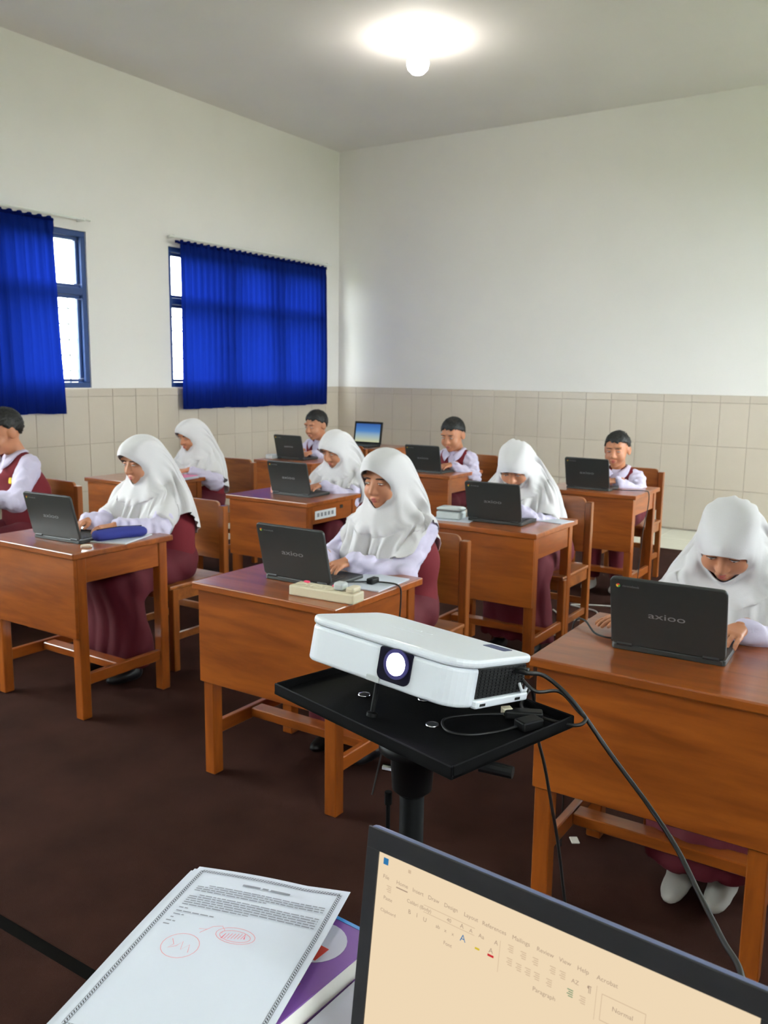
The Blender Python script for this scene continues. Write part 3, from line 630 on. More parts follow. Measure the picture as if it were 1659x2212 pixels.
def hijab_mesh(Hc, R, hs, N, col, seed, side=0., front=0., back=0., fold=1., brim=0., narrow=0., nu=150, nv=70):
    H = lambda x, y, z: Hc+R@(np.array((x, y, z))*hs)
    Tt = lambda x, y, z: N+np.array((x, y, z))
    B = brim
    rows = [
     [H(0, -.108-B, .060+B*.2), H(.044, -.097-B*.6, .040), H(.0625, -.064, -.015), H(.0425, -.071, -.071), H(0, -.087, -.099)],
     [H(0, -.102-B*.6, .080+B*.3), H(.056, -.082-B*.3, .060), H(.0755, -.050, -.014), H(.053, -.062, -.086), H(0, -.090, -.110)],
     [H(0, -.074, .104), H(.063, -.045, .086), H(.083, -.026, -.010), H(.064, -.052, -.106), H(0, -.088, -.128)],
     [H(0, .010, .118), H(.069, .015, .090), H(.088, .012, -.016), H(.078, -.040, -.124), H(0, -.090, -.148)],
     [H(0, .084, .088), H(.066, .080, .050), H(.092, .048, -.040), H(.092, -.026, -.140), H(0, -.096, -.172)],
     [H(0, .118, .018), H(.074, .112, -.025), H(.108, .070, -.085), .6*H(.112, -.012, -.150)+.4*Tt(.125, -.06, .02), .4*H(0, -.10, -.20)+.6*Tt(0, -.12, -.04)],
     [.5*H(0, .134, -.06)+.5*Tt(0, .10, .03), .5*H(.09, .125, -.08)+.5*Tt(.10, .085, .03), .35*H(.124, .068, -.13)+.65*Tt(.136, .022, .035), Tt(.135, -.088, -.03), Tt(0, -.145, -.085)],
     [Tt(0, .145, -.07), Tt(.125, .112, -.05), Tt(.182, .008, -.020), Tt(.145, -.125, -.09), Tt(0, -.170, -.145)],
     [Tt(0, .162, -.16-back*.5), Tt(.148, .128, -.13-back*.4-side*.2), Tt(.212, .0, -.085-side*.5), Tt(.158, -.145, -.15-side*.25-front*.25), Tt(0, -.186, -.190-front*.5)],
     [Tt(0, .168, -.22-back), Tt(.158, .132, -.18-back*.7-side*.4), Tt(.222, -.005, -.125-side), Tt(.164, -.152, -.20-side*.5-front*.6), Tt(0, -.192, -.225-front)]]
    if narrow:
        for i in (7, 8, 9):
            rows[i][2] = rows[i][2]+np.array((-narrow, 0, .0)); rows[i][2][2] = max(rows[i][2][2], N[2]-.005-.012*(i-7)); rows[i][1][0] -= narrow*.5; rows[i][3][0] -= narrow*.5
    for c in (3, 4):      # cloth falls freely from the chin to the chest
        p0, p1 = rows[1][c], rows[6][c]
        for i in (2, 3, 4, 5):
            u = (i-1)/5; rows[i][c] = p0*(1-u)+p1*u+np.array((0, -.012*math.sin(PI*u), -.006*math.sin(PI*u)))
    K = np.array(rows); full = np.concatenate([K, (K[:, 3:0:-1]*1.)], 1)     # 8 guides round
    for j in range(3):
        src = K[:, 3-j].copy(); 
        # mirror about the head / torso centre plane
        for i in range(len(rows)):
            wgt = 1. if i < 5 else (0. if i > 6 else .5)
            Q = src[i]; hq = R.T@(Q-Hc); hq[0] *= -1; m1 = Hc+R@hq; tq = Q-N; tq[0] *= -1; m2 = N+tq
            full[i, 5+j] = wgt*m1+(1-wgt)*m2
    nk = 8; Pu = np.zeros((len(rows), nu, 3))
    for a in range(nu):
        x = a/nu*nk; i = int(x); t = x-i; p = [full[:, (i+o) % nk] for o in (-1, 0, 1, 2)]
        Pu[:, a] = .5*(2*p[1]+(p[2]-p[0])*t+(2*p[0]-5*p[1]+4*p[2]-p[3])*t*t+(3*p[1]-p[0]-3*p[2]+p[3])*t**3)
    n = len(rows); Pv = np.zeros((nv+1, nu, 3)); tv = np.zeros(nv+1)
    for b in range(nv+1):
        x = b/nv*(n-1); i = min(int(x), n-2); t = x-i; g = lambda o: Pu[min(max(i+o, 0), n-1)]
        p = [g(-1), g(0), g(1), g(2)]
        Pv[b] = .5*(2*p[1]+(p[2]-p[0])*t+(2*p[0]-5*p[1]+4*p[2]-p[3])*t*t+(3*p[1]-p[0]-3*p[2]+p[3])*t**3); tv[b] = x/(n-1)
    r = np.random.RandomState(seed); th = np.arange(nu)/nu*2*PI; P = Pv.copy()
    def normals(P):
        du = np.roll(P, -1, 1)-np.roll(P, 1, 1); dv = np.gradient(P, axis=0); nn = np.cross(du, dv); return nn/(np.linalg.norm(nn, axis=2, keepdims=True)+1e-9)
    nn = normals(P); cen = P.mean(1, keepdims=True)
    if (nn*(P-cen)).sum() < 0: nn = -nn
    w = np.clip((tv-.36)/.4, 0, 1)[:, None]**1.1
    rip = np.zeros((nv+1, nu))
    for kf in (6, 9, 13, 17, 22):
        ph = r.uniform(0, 6.3); dr = r.uniform(-1.2, 1.2); rip += (np.abs(np.sin(kf/2*th[None]+ph+dr*tv[:, None]))**.8-.6)*(.022 if kf < 10 else .020)*r.uniform(.6, 1.2)
    w2 = np.clip((tv-.12)/.2, 0, 1)[:, None]*(1-w)
    small = sum(np.sin(kf*th[None]+r.uniform(0, 6.3)+tv[:, None]*r.uniform(-6, 6))*.0018 for kf in (3, 5, 8))
    P = P+nn*(rip*w*fold*1.25+small*w2*fold)[:, :, None]
    flat = P.reshape(-1, 3); head, cloth = col
    for it in range(5):
        for sh, mg, sel in ((cloth, .010, np.repeat(tv > .16, nu)), (head, .007, np.repeat(tv > .10, nu))):
            ix = np.where(sel)[0]; d = sh.ev(flat[ix]); bad = ix[d < mg]
            if not len(bad): continue
            q = flat[bad]; e = 1e-3; d0 = sh.ev(q); gr = np.stack([sh.ev(q+np.eye(3)[a]*e)-d0 for a in range(3)], 1); gr /= np.linalg.norm(gr, axis=1, keepdims=True)+1e-9
            flat[bad] = q+gr*(mg-d0)[:, None]
        P = flat.reshape(P.shape)
        if it < 4:
            sm = .5*P+.125*(np.roll(P, 1, 1)+np.roll(P, -1, 1)); sm[1:-1] += .125*(P[2:]+P[:-2]); sm[0] = P[0]; sm[-1] = P[-1]*.5+.25*(np.roll(P, 1, 1)+np.roll(P, -1, 1))[-1]
            P = P*.8+sm*.2; flat = P.reshape(-1, 3)
    flat = P.reshape(-1, 3)
    # double skin so that the cloth has thickness
    nn = normals(P)
    if (nn*(P-P.mean(1, keepdims=True))).sum() < 0: nn = -nn
    inner = (P-nn*.003).reshape(-1, 3); q = []
    n0 = len(flat); ii = np.arange(nu); i2 = (ii+1) % nu
    for b in range(nv):
        a, c = b*nu+ii, b*nu+i2; d, e = (b+1)*nu+i2, (b+1)*nu+ii
        q.append(np.stack([a, c, d, e], 1)); q.append(np.stack([a, e, d, c], 1)+n0)
    q.append(np.stack([ii, ii+n0, i2+n0, i2], 1)); o = nv*nu; q.append(np.stack([o+ii, o+i2, o+i2+n0, o+ii+n0], 1))
    return np.concatenate([flat, inner]), np.concatenate(q)
def pupil(label, root, head, hrot, hands, girl, seed, yaw=0., hs=1.03, res=1., lean=None, hij=None, badge=False, shoe='shoe_black', feet=None, twist=0.):
    t = thing('person', label, 'person', (root[0], root[1], 0), yaw, 'pupils at their desks')
    inv = (Matrix.Translation((root[0], root[1], 0)) @ Matrix.Rotation(yaw, 4, 'Z')).inverted()
    toL = lambda p: np.array(inv @ Vector(p))
    Hc = toL(head); R = rotm(*hrot); pit = hrot[1]
    Pl = V3(0, 0, .515)
    N = Hc+V3(0, .045+.055*math.sin(pit), -.150+.035*pit) if lean is None else Hc+V3(*lean)
    ch = Pl+(N-Pl)*.62
    dx = (N-Pl); bend = V3(0, .03, 0)
    wd = .118
    tw = rotm(twist, 0, 0)
    S = {s: N+tw@V3(s*.122, .012, -.052) for s in (-1, 1)}
    Wr = {}; El = {}
    for s in (-1, 1):
        wt = toL(hands[s][0]); El[s], Wr[s] = ik(S[s], wt, .235, .215, (s*.75, .25, -.8))
        El[s][2] = max(El[s][2], .66)
    def torso(infl):
        T_ = Shape(); q = Pl+(N-Pl)*.5+bend
        T_.add(rcone(Pl, q, .112+infl, .104+infl, .82), .03); T_.add(rcone(q, N+V3(0, .015, -.10), .104+infl, .10+infl, .80), .05)
        T_.add(rcone(S[-1]*.85+S[1]*.15, S[1]*.85+S[-1]*.15, .050+infl, .050+infl), .05); T_.add(rcone(N+V3(0, .015, -.06), N+V3(0, .010, .0 if girl else -.03), .07+infl, (.048 if girl else .055)+infl), .04); return T_
    # body (skin): trunk and limbs coarse, head and hands fine, all in one mesh
    hd = head_shape(Hc, R, hs, not girl); parts = [hd.grid(.0034*res)]
    tr = torso(-.006)
    for s in (-1, 1): tr.add(rcone(S[s], El[s], .040, .034), .03); tr.add(rcone(El[s], Wr[s], .033, .022), .015)
    tr.add(rcone(N+V3(0, .01, -.03), Hc+R@(V3(0, .025, -.07)*hs), .045, .042), .02)
    kn = {s: V3(s*.085, -.36, .47) for s in (-1, 1)}; ft = {s: V3(s*.095, -.33, .075) for s in (-1, 1)}
    if feet: ft = {s: toL((*feet[s], .075)) for s in (-1, 1)}
    for s in (-1, 1): tr.add(rcone(Pl+V3(s*.075, -.02, -.02), kn[s], .075, .052), .03); tr.add(rcone(kn[s], ft[s], .05, .034), .02)
    parts.append(tr.grid(.012))
    hsx = {}
    for s in (-1, 1):
        fwd = toL(hands[s][1])-toL((0, 0, 0)); fwd = np.array(inv.to_3x3() @ Vector(hands[s][1])); hsh = hand_shape(Wr[s], fwd, np.array((-s*1., 0, .12)), hs, hands[s][2] if len(hands[s]) > 2 else 1.); parts.append(hsh.grid(.0030*res))
    obj('body', mesh_from('body', parts), 'skin', t)
    face_parts(t, hd, Hc, R, hs)
    # shirt
    sh = torso(.004); bot = Pl[2]+.0
    for s in (-1, 1): sh.add(rcone(S[s], El[s], .054, .047), .04); sh.add(rcone(El[s], Wr[s]+(El[s]-Wr[s])*.12, .047, .035), .022)
    fo0 = folds(seed, .013, 52); tq = torso(.004); fo = lambda P: fo0(P)*np.clip((tq.ev(P)-.004)/.02, 0, 1)
    obj('shirt', mesh_from('shirt', [sh.grid(.0072, fo)]), 'shirt', t)
    for s in (-1, 1):
        d = (El[s]-Wr[s])/np.linalg.norm(El[s]-Wr[s]); a = Wr[s]+d*.012; obj('cuff', tube([Vector(a), Vector(a+d*.03)], [.0325, .034], 18), 'shirt', t, smooth=False)
    # vest
    ve = torso(.013); ve.cut(lambda P: (Pl[2]-.02)-P[:, 2])
    for s in (-1, 1): ve.sub(rcone(S[s]+V3(s*.082, 0, .05), El[s]+V3(s*.05, 0, 0), .062, .06), .012)
    ve.sub(ellip(N+V3(0, -.10, .02), (.038, .10, .115)), .01); ve.sub(ellip(N+V3(0, .0, .05), (.058, .06, .058)), .01)
    obj('vest', mesh_from('vest', [ve.grid(.0062, folds(seed+9, .002, 30))]), 'maroon', t)
    # lower garment and shoes
    lo = Shape(); lo.add(rcone(Pl+V3(-.03, .01, -.0), Pl+V3(.03, .01, 0), .115, .115), .03)
    if girl:
        for s in (-1, 1): lo.add(rcone(Pl+V3(s*.07, -.02, -.015), kn[s], .092, .082), .05); lo.add(rcone(kn[s], ft[s]+V3(s*.01, .01, .02), .086, .092), .05)
        lo.add(rcone(Pl+V3(0, -.05, -.01), (kn[1]+kn[-1])/2, .09, .085), .05); lo.add(rcone((kn[1]+kn[-1])/2, (ft[1]+ft[-1])/2+V3(0, 0, .03), .085, .10), .05)
        zc = .085
        lo.cut(lambda P: zc-P[:, 2])
        def sk(P): return .009*(np.abs(np.sin(P[:, 0]*38+P[:, 1]*21+3*np.sin(P[:, 2]*6+seed)))-.5)*np.clip((.62-P[:, 2])*4, 0, 1)+.003*np.sin(P[:, 1]*40+P[:, 2]*30)
        obj('skirt', mesh_from('skirt', [lo.grid(.0105, sk)]), 'maroon_skirt', t)
    else:
        for s in (-1, 1): lo.add(rcone(Pl+V3(s*.075, -.02, -.01), kn[s], .086, .070), .03); lo.add(rcone(kn[s], ft[s]+V3(0, 0, .03), .068, .058), .03)
        lo.cut(lambda P: .09-P[:, 2])
        obj('trousers', mesh_from('trousers', [lo.grid(.0105, folds(seed+4, .004, 30))]), 'maroon_skirt', t)
    for s in (-1, 1):
        f = ft[s]; so = Shape(); so.add(ellip(f+V3(0, -.045, -.042), (.036, .10, .030)), .0); so.add(rcone(f+V3(0, .01, -.035), f+V3(0, .012, .0), .034, .031), .03); so.cut(lambda P: .004-P[:, 2])
        obj('shoe', mesh_from('shoe', [so.grid(.009)]), shoe, t); obj('sock', tube([Vector(f+V3(0, .012, -.005)), Vector(f+V3(0, .01, .06))], .031, 14), 'sock', t, smooth=True)
    if girl:
        cl = torso(.013)
        for s in (-1, 1): cl.add(rcone(S[s], El[s], .057, .05), .04); cl.add(rcone(El[s], Wr[s], .05, .037), .02)
        obj('hijab', mesh_from('hijab', [hijab_mesh(Hc, R, hs, N, (hd, cl), seed, **(hij or {}))]), 'hijab', t)
    else:
        g = lambda *p: Hc+R@(np.array(p)*hs); ha = Shape(); ha.add(ellip(g(0, .014, .030), np.array((.081, .099, .091))*hs, R), 0)
        def hl(P):
            q = (P-Hc)@R/hs; y = q[:, 1]; zl = np.where(y < -.02, .062-.10*(y+.08), np.clip(.056-.9*(y+.02), -.066, .06))+.005*np.sin(q[:, 0]*70+seed)+.004*np.sin(q[:, 0]*190+seed*2)
            side = np.clip((np.abs(q[:, 0])-.052)/.03, 0, 1); zl = zl-.022*side*(y > -.06)*(y < .03)
            return (zl-q[:, 2])*hs*.7
        ha.cut(hl, .004); ha.sub(ellip(g(.082, .008, -.012), np.array((.02, .026, .03))*hs, R), .006); ha.sub(ellip(g(-.082, .008, -.012), np.array((.02, .026, .03))*hs, R), .006)
        hn = folds(seed+3, .004, 160, 8)
        hv, hq = ha.grid(.0042*res, hn); rs = np.random.RandomState(seed); pick = rs.choice(len(hv), 800); tv_ = []; tq_ = []
        for q0 in hv[pick]:
            loc_ = R.T@(q0-Hc); o_ = loc_/np.linalg.norm(loc_)
            if loc_[2] < .02 and abs(loc_[0]) < .05 and loc_[1] < 0: continue
            dr = o_*.55+np.array((rs.normal()*.35, -.45 if loc_[2] > .03 else .1, -.35 if loc_[2] < .06 else .1)); dr /= np.linalg.norm(dr); sd = np.cross(dr, rs.normal(size=3)); sd /= np.linalg.norm(sd); n_ = np.cross(dr, sd)
            L_ = rs.uniform(.005, .010)*hs; w_ = .0026*hs; b0 = loc_-o_*.003; o = len(tv_)
            for aa in range(4): tv_.append(Hc+R@(b0+(sd*math.cos(aa*PI/2)+n_*math.sin(aa*PI/2))*w_))
            for aa in range(4): tv_.append(Hc+R@(b0+dr*L_+(sd*math.cos(aa*PI/2)+n_*math.sin(aa*PI/2))*w_*.15))
            for aa in range(4): tq_.append((o+aa, o+(aa+1) % 4, o+4+(aa+1) % 4, o+4+aa))
        obj('hair', mesh_from('hair', [(hv, hq), (np.array(tv_), np.array(tq_))]), 'hair', t)
        # shirt collar with two points, tie-less
        V = []; Q = []; ns = 14
        for s in (-1, 1):
            o = len(V)
            for i in range(ns+1):
                u = i/ns; ph = u*2.9; a = np.array((s*.057*math.sin(ph), .052*math.cos(ph)-.018*u, .034-.055*u*u)); w = .034+.030*u*u
                out = np.array((s*math.sin(ph*.82), math.cos(ph*.82)*.9, 0)); 
                for j in range(4): V.append(N+a+out*w*.62*j/3+np.array((0, -.012*u*j/3, -w*.75*j/3+.008*math.sin(j/3*PI))))
            for i in range(ns):
                for j in range(3): a = o+i*4+j; Q.append((a, a+1, a+5, a+4) if s > 0 else (a+4, a+5, a+1, a))
        V = np.array(V)
        for it in range(3):
            d = ve.ev(V)
            b = np.where(d < .006)[0]
            if len(b):
                e = 1e-3; d0 = ve.ev(V[b]); gr = np.stack([ve.ev(V[b]+np.eye(3)[k]*e)-d0 for k in range(3)], 1); gr /= np.linalg.norm(gr, axis=1, keepdims=True)+1e-9; V[b] += gr*(.006-d0)[:, None]
        co = obj('collar', mesh_from('collar', [(V, np.array(Q))]), 'shirt', t); sm = co.modifiers.new('s', 'SOLIDIFY'); sm.thickness = .004
        if badge:
            p = N+V3(.075, -.2, -.13)
            for _ in range(30): p = p+V3(0, max(ve.ev(p[None])[0]-.002, 0), 0)
            obj('badge', box((p[0]-.014, p[1]-.003, p[2]-.018), (p[0]+.014, p[1]+.006, p[2]+.018), .004, 2), 'yellow_print', t)
    return t
FD = (0, -1, -.12)
def keys(kx, w=.06, dy=.145, z=.048, dz=0.):
    x, y, rz, _ = LAPS[kx]; c, s = math.cos(rz), math.sin(rz)
    o = {}
    for sd in (-1, 1): o[sd] = [(x+c*sd*w-s*(dy+.075), y+s*sd*w+c*(dy+.075), DT+z), (-sd*.22, -1, -.16), .9]
    return o
pupil('girl in a white headscarf typing behind the power strip, maroon vest at her shoulder', (-1.80, 2.89), (-1.80, 2.76, 1.035), (-.02, .16, 0), keys('C1'), True, 1, hs=.98, hij=dict(front=.04, side=-.10, back=.0, brim=.012, narrow=.05), shoe='shoe_black')
pupil('girl in a white headscarf bending low over the laptop with the charging cable', (-.50, 2.83), (-.522, 2.66, .962), (.05, .62, .05), {-1: [(-.735, 2.42, DT+.032), (-.45, -1, -.05), .35], 1: [(-.43, 2.44, DT+.045), (-.2, -1, -.1), .9]}, True, 2, hs=1.02, hij=dict(front=.0, side=.06, back=.02, brim=.03), shoe='shoe_white', feet={-1: (-.52, 2.36), 1: (-.41, 2.38)})
pupil('girl in a white headscarf typing beside the blue pencil case', (-3.19, 2.92), (-3.21, 2.79, 1.015), (.0, .26, 0), {-1: keys('B1')[-1], 1: [(-3.03, 2.47, DT+.045), (-.25, -1, -.1), .8]}, True, 3, hs=.97, hij=dict(front=.0, side=-.02, back=.04, brim=.014))
pupil('girl in a grey shaded white headscarf reading the pink book near the window wall', (-4.53, 4.52), (-4.535, 4.40, .985), (-.12, .32, 0), {-1: [(-4.62, 4.22, DT+.04), (.3, -1, -.1), .6], 1: [(-4.40, 4.24, DT+.045), (-.3, -1, -.1), .6]}, True, 4, hs=.96, res=1.3, hij=dict(front=.0, side=.03, back=.10, brim=.016))
pupil('girl in a white headscarf at the desk with a white sticker', (-3.20, 4.50), (-3.225, 4.36, .965), (-.05, .42, 0), keys('B2'), True, 5, hs=.97, res=1.2, hij=dict(front=.0, side=.03, back=.03, brim=.02))
pupil('girl in a wide white headscarf bowing over the laptop beside the clear plastic box', (-1.80, 4.36), (-1.895, 4.14, .975), (.22, .68, 0), keys('C2', .05, .085), True, 6, hs=1.02, res=1.1, hij=dict(front=.0, side=.05, back=.05, brim=.02))
pupil('boy with short black hair and a yellow badge on his maroon vest under the curtain', (-4.42, 2.98), (-4.455, 2.88, 1.085), (-.1, .25, 0), {-1: [(-4.60, 2.64, DT+.045), (.1, -1, -.1), .8], 1: [(-4.40, 2.66, DT+.045), (-.3, -1, -.1), .8]}, False, 7, hs=1.10, badge=True)
pupil('boy with short black hair sitting in the corner below the blue curtain', (-4.60, 6.12), (-4.635, 5.98, .985), (-.15, .22, 0), keys('A3'), False, 8, hs=1.08, res=1.4)
pupil('boy in a maroon vest resting his forearm on the desk before the beige tiled wall', (-3.22, 6.04), (-3.235, 5.90, .975), (.02, .28, 0), {-1: keys('B3')[-1], 1: [(-3.13, 5.70, DT+.05), (-.4, -1, -.1), .8]}, False, 9, hs=1.09, res=1.3, badge=True)
pupil('boy with cropped black hair looking over the top of his laptop', (-1.87, 5.92), (-1.892, 5.78, .945), (.06, .12, 0), {-1: keys('C3')[-1], 1: [(-1.82, 5.56, DT+.045), (-.9, -.6, -.1), .8]}, False, 10, hs=1.03, res=1.3, shoe='shoe_white')
# ------------------------------------------------------------------ projector on its stand
TZ = .888
L_, F_, R_ = Vector((-.933, 1.086, 0)), Vector((-.525, .978, 0)), Vector((-.448, 1.248, 0))
ux = (F_-L_).normalized(); TW = (F_-L_).length; uy = Vector((-ux.y, ux.x, 0)); TD = (R_-F_).dot(uy); trz = math.atan2(ux.y, ux.x)
stand = thing('projector_stand', 'black tripod stand with a rimmed tray carrying the projector', 'stand', (*(L_+ux*TW/2+uy*TD/2).xy, 0), trz)
hx, hy = TW/2, TD/2
tr = bmesh.new(); add_box(tr, (-hx, -hy, TZ-.006), (hx, hy, TZ), .001)
for lo, hi in (((-hx, -hy), (hx, -hy+.004)), ((-hx, hy-.004), (hx, hy)), ((-hx, -hy+.004), (-hx+.004, hy-.004)), ((hx-.004, -hy+.004), (hx, hy-.004))): add_box(tr, (lo[0], lo[1], TZ-.006), (hi[0], hi[1], TZ+.014), .0015)
obj('tray', tr, 'black_metal', stand)
def loc(w): return stand_inv @ Vector(w)
stand_inv = (Matrix.Translation(stand.location) @ Matrix.Rotation(trz, 4, 'Z')).inverted()
for w in ((-.794, 1.158), (-.634, 1.114), (-.70, 1.20)):
    q = loc((*w, TZ)); b = lathe([(.011, 0), (.0115, .002), (.009, .004), (.002, .0055)], 16); obj('bolt', b, 'chrome', stand, q, smooth=True)
pq = loc((-.640, 1.066, 0)); px_, py_ = pq.x, pq.y
obj('mounting_head', lathe([(.052, TZ-.006), (.052, TZ-.022), (.034, TZ-.034), (.031, TZ-.085), (.020, TZ-.095)], 28), 'black_plastic', stand, (px_, py_, 0), smooth=True)
obj('pole', lathe([(.019, .30), (.019, TZ-.09)], 24), 'black_metal', stand, (px_, py_, 0), smooth=True)
obj('pole_sleeve', lathe([(.022, .12), (.022, .52), (.027, .52), (.027, .56), (.0195, .565)], 24), 'black_metal', stand, (px_, py_, 0), smooth=True)
kn = tube([(px_-.025, py_-.015, TZ-.06), (px_-.043, py_-.02, TZ-.062)], .006, 10); obj('clamp_screw', kn, 'chrome', stand)
kq = loc((-.525, 1.065, TZ-.0165)); obj('tilt_bar', tube([(px_, py_, TZ-.0165), kq], .006, 8), 'black_metal', stand); kn = tube([kq, kq+Vector((.045, .02, -.002))], [.010, .009], 12); obj('tilt_knob', kn, 'black_plastic', stand)
b = bmesh.new(); add_tube(b, [(px_-.032, py_-.02, .62), (px_-.032, py_-.02, .78)], .0035, 8); add_tube(b, [(px_-.032, py_-.02, .77), (px_-.032, py_-.02, .79)], .006, 8); obj('height_pin', b, 'black_metal', stand)
for k in range(3):
    a = .4+k*2*PI/3; obj('leg', tube([(px_, py_, .50), (px_+.40*math.cos(a), py_+.40*math.sin(a), .03)], .0125, 10), 'black_metal', stand)
    obj('brace', tube([(px_, py_, .18), (px_+.24*math.cos(a), py_+.24*math.sin(a), .21)], .006, 8), 'black_metal', stand)
    obj('rubber_foot', tube([(px_+.385*math.cos(a), py_+.385*math.sin(a), .046), (px_+.40*math.cos(a), py_+.40*math.sin(a), .018)], .015, 10), 'black_plastic', stand)

PW, PD, PH = .32, .211, .075
proj = thing('projector', 'white projector with a glowing lens tipped up on the black tray', 'projector')
PM = Matrix.Translation((-.879, 1.09, .958)) @ Matrix.Rotation(-.087, 4, 'Z') @ Matrix.Rotation(-.196, 4, 'X') @ Matrix.Rotation(.045, 4, 'Y')
proj.matrix_world = PM
def hole_prism():
    # body with a notch for the vent side; built from the outline seen from above
    bm = prism(rrect(.002, .002, PW-.006, PD-.002, [.012, .03, .03, .045], 8), 0, PH-.014, .006, 3); return bm
obj('body', hole_prism(), 'white_plastic', proj, smooth=False)
lidb = prism(rrect(0, 0, PW, PD, [.016, .032, .032, .05], 8), PH-.0135, PH, .005, 3); lid_ = obj('top_cover', lidb, 'white_plastic', proj)
obj('vent_grille', box((PW-.012, .050, .014), (PW-.0035, PD-.016, PH-.0138), .001), 'vent_black', proj)
vg = bmesh.new()
for k in range(9): add_box(vg, (PW-.004, .053, .018+k*.0048), (PW-.0022, .195, .0195+k*.0048))
for k in range(12): add_box(vg, (PW-.0042, .056+k*.0118, .016), (PW-.0026, .0575+k*.0118, PH-.016))
obj('vent_slats', vg, 'black_plastic', proj)
obj('side_rim', prism(rrect(PW-.012, .046, PW+.002, PD-.002, .004, 3), 0, .0135, .003, 2), 'white_plastic', proj)
for y in (.056, .165): obj('rim_slot', box((PW+.0015, y, .004), (PW+.0026, y+.016, .008)), 'black_plastic', proj)
obj('lock_lever', tube([(PW-.002, .178, .03), (PW+.003, .182, .018), (PW+.004, .192, .018), (PW+.003, .197, .028)], .0028, 8), 'white_plastic', proj, smooth=True)
# lens window (front face looks along -y)
def front_prism(poly, y0, y1, bev=0.):
    bm = prism(poly, 0, y1-y0, bev); bm.transform(Matrix.Translation((0, y1, 0)) @ Matrix.Rotation(PI/2, 4, 'X')); return bm
obj('lens_window', front_prism(rrect(.163, .010, .226, PH-.0137, [.004, .004, .012, .012], 5), -.0012, .004, .0008), 'lens_dark', proj)
lc = (.199, .0405)
def ring(r0, r1, y0, y1, ns=32):
    bm = bmesh.new(); A = []
    for r, y in ((r0, y1), (r0, y0), (r1, y0), (r1, y1)): A.append([bm.verts.new((lc[0]+r*math.cos(2*PI*k/ns), y, lc[1]+r*math.sin(2*PI*k/ns))) for k in range(ns)])
    for i in range(4):
        for k in range(ns): bm.faces.new((A[i][k], A[i][(k+1) % ns], A[(i+1) % 4][(k+1) % ns], A[(i+1) % 4][k]))
    bmesh.ops.recalc_face_normals(bm, faces=bm.faces); return bm
obj('lens_ring', ring(.0178, .0235, -.0042, -.001), 'lens_ring', proj, smooth=False)
b = bmesh.new(); c0 = b.verts.new((lc[0], -.0055, lc[1])); prev = None
rings = [[b.verts.new((lc[0]+r*math.cos(2*PI*k/28), y, lc[1]+r*math.sin(2*PI*k/28))) for k in range(28)] for r, y in ((.008, -.005), (.014, -.0035), (.0172, -.0013))]
for k in range(28):
    b.faces.new((c0, rings[0][k], rings[0][(k+1) % 28]))
    for i in range(2): b.faces.new((rings[i][k], rings[i+1][k], rings[i+1][(k+1) % 28], rings[i][(k+1) % 28]))
bmesh.ops.recalc_face_normals(b, faces=b.faces)
obj('lens', b, 'lens_light', proj, smooth=True)
obj('front_foot', lathe([(.004, .0), (.004, -.05), (.009, -.052), (.009, -.058)], 14), 'black_plastic', proj, (.152, .022, 0))
obj('foot_release', box((.144, -.0012, .002), (.170, .003, .011), .001), 'grey_plastic', proj)
obj('rear_foot', lathe([(.008, .0), (.008, -.008)], 14), 'grey_plastic', proj, (.27, .17, 0)); obj('rear_foot', lathe([(.008, .0), (.008, -.018)], 14), 'grey_plastic', proj, (.05, .17, 0))
obj('type_label', prism(rrect(.246, .165, .288, .196, .004, 3), PH-.0002, PH+.0004), 'sticker_blue', lid_)
bt = bmesh.new()
for k in range(3): add_box(bt, (.11+k*.022, .128, PH-.0005), (.124+k*.022, .133, PH+.0006), .0002)
add_box(bt, (.10, .10, PH-.0005), (.17, .1008, PH+.0003)); obj('control_buttons', bt, 'white_plastic', lid_)
obj('indicator_light', box((.103, -.0002, .040), (.1045, .003, .046)), 'screen_white', proj) if 'screen_white' in MATS else None
# cables
def cable(name, label, pts, r, m, n=8):
    t = thing(name, label, 'cable'); obj('cord', tube(catmull(pts, n), r, 8), m, t, smooth=True); return t
def P(x, y, z): return PM @ Vector((x, y, z))
hd = cable('video_cable', 'thick black video cable arching from the projector side down to the front laptop', [P(.312, .165, .052), P(.335, .168, .052), (-0.509, 1.262, 0.95), (-0.459, 1.26, 0.918), (-0.392, 1.25, 0.852), (-0.323, 1.22, 0.803), (-0.264, 1.155, 0.786), (-0.213, 1.075, 0.777), (-0.168, 1.0, 0.774), (-0.133, 0.93, 0.782), (-.11, .80, .785), (-.10, .70, .775)], .0037, 'cable_black')
obj('connector', box((0, 0, 0), (.03, .014, .010), .002), 'black_plastic', hd, P(.308, .158, .047), (0, .1, .2))
pwc = cable('power_cable', 'thin black cable looping over the tray rim and hanging to the carpet', [P(.314, .19, .035), P(.34, .2, .02), (-.50, 1.30, .915), (-.452, 1.262, .905), (-.436, 1.252, .898), (-.45, 1.232, .892), (-.52, 1.235, .893), (-.55, 1.262, .893), (-.552, 1.30, .908), (-.560, 1.335, .88), (-.561, 1.36, .805), (-.553, 1.38, .743), (-.545, 1.40, .665), (-.541, 1.43, .58), (-.538, 1.46, .481), (-.531, 1.50, .313), (-.53, 1.54, .12), (-.56, 1.60, .012), (-.66, 1.62, .009), (-.75, 1.55, .009)], .003, 'cable_black')
us = cable('adapter_cable', 'short black adapter cable looped on the projector tray', [(-.552, 1.205, .896), (-.60, 1.175, .893), (-.625, 1.135, .893), (-.600, 1.10, .893), (-.565, 1.105, .893), (-.535, 1.14, .893), (-.515, 1.18, .894)], .0022, 'cable_black')
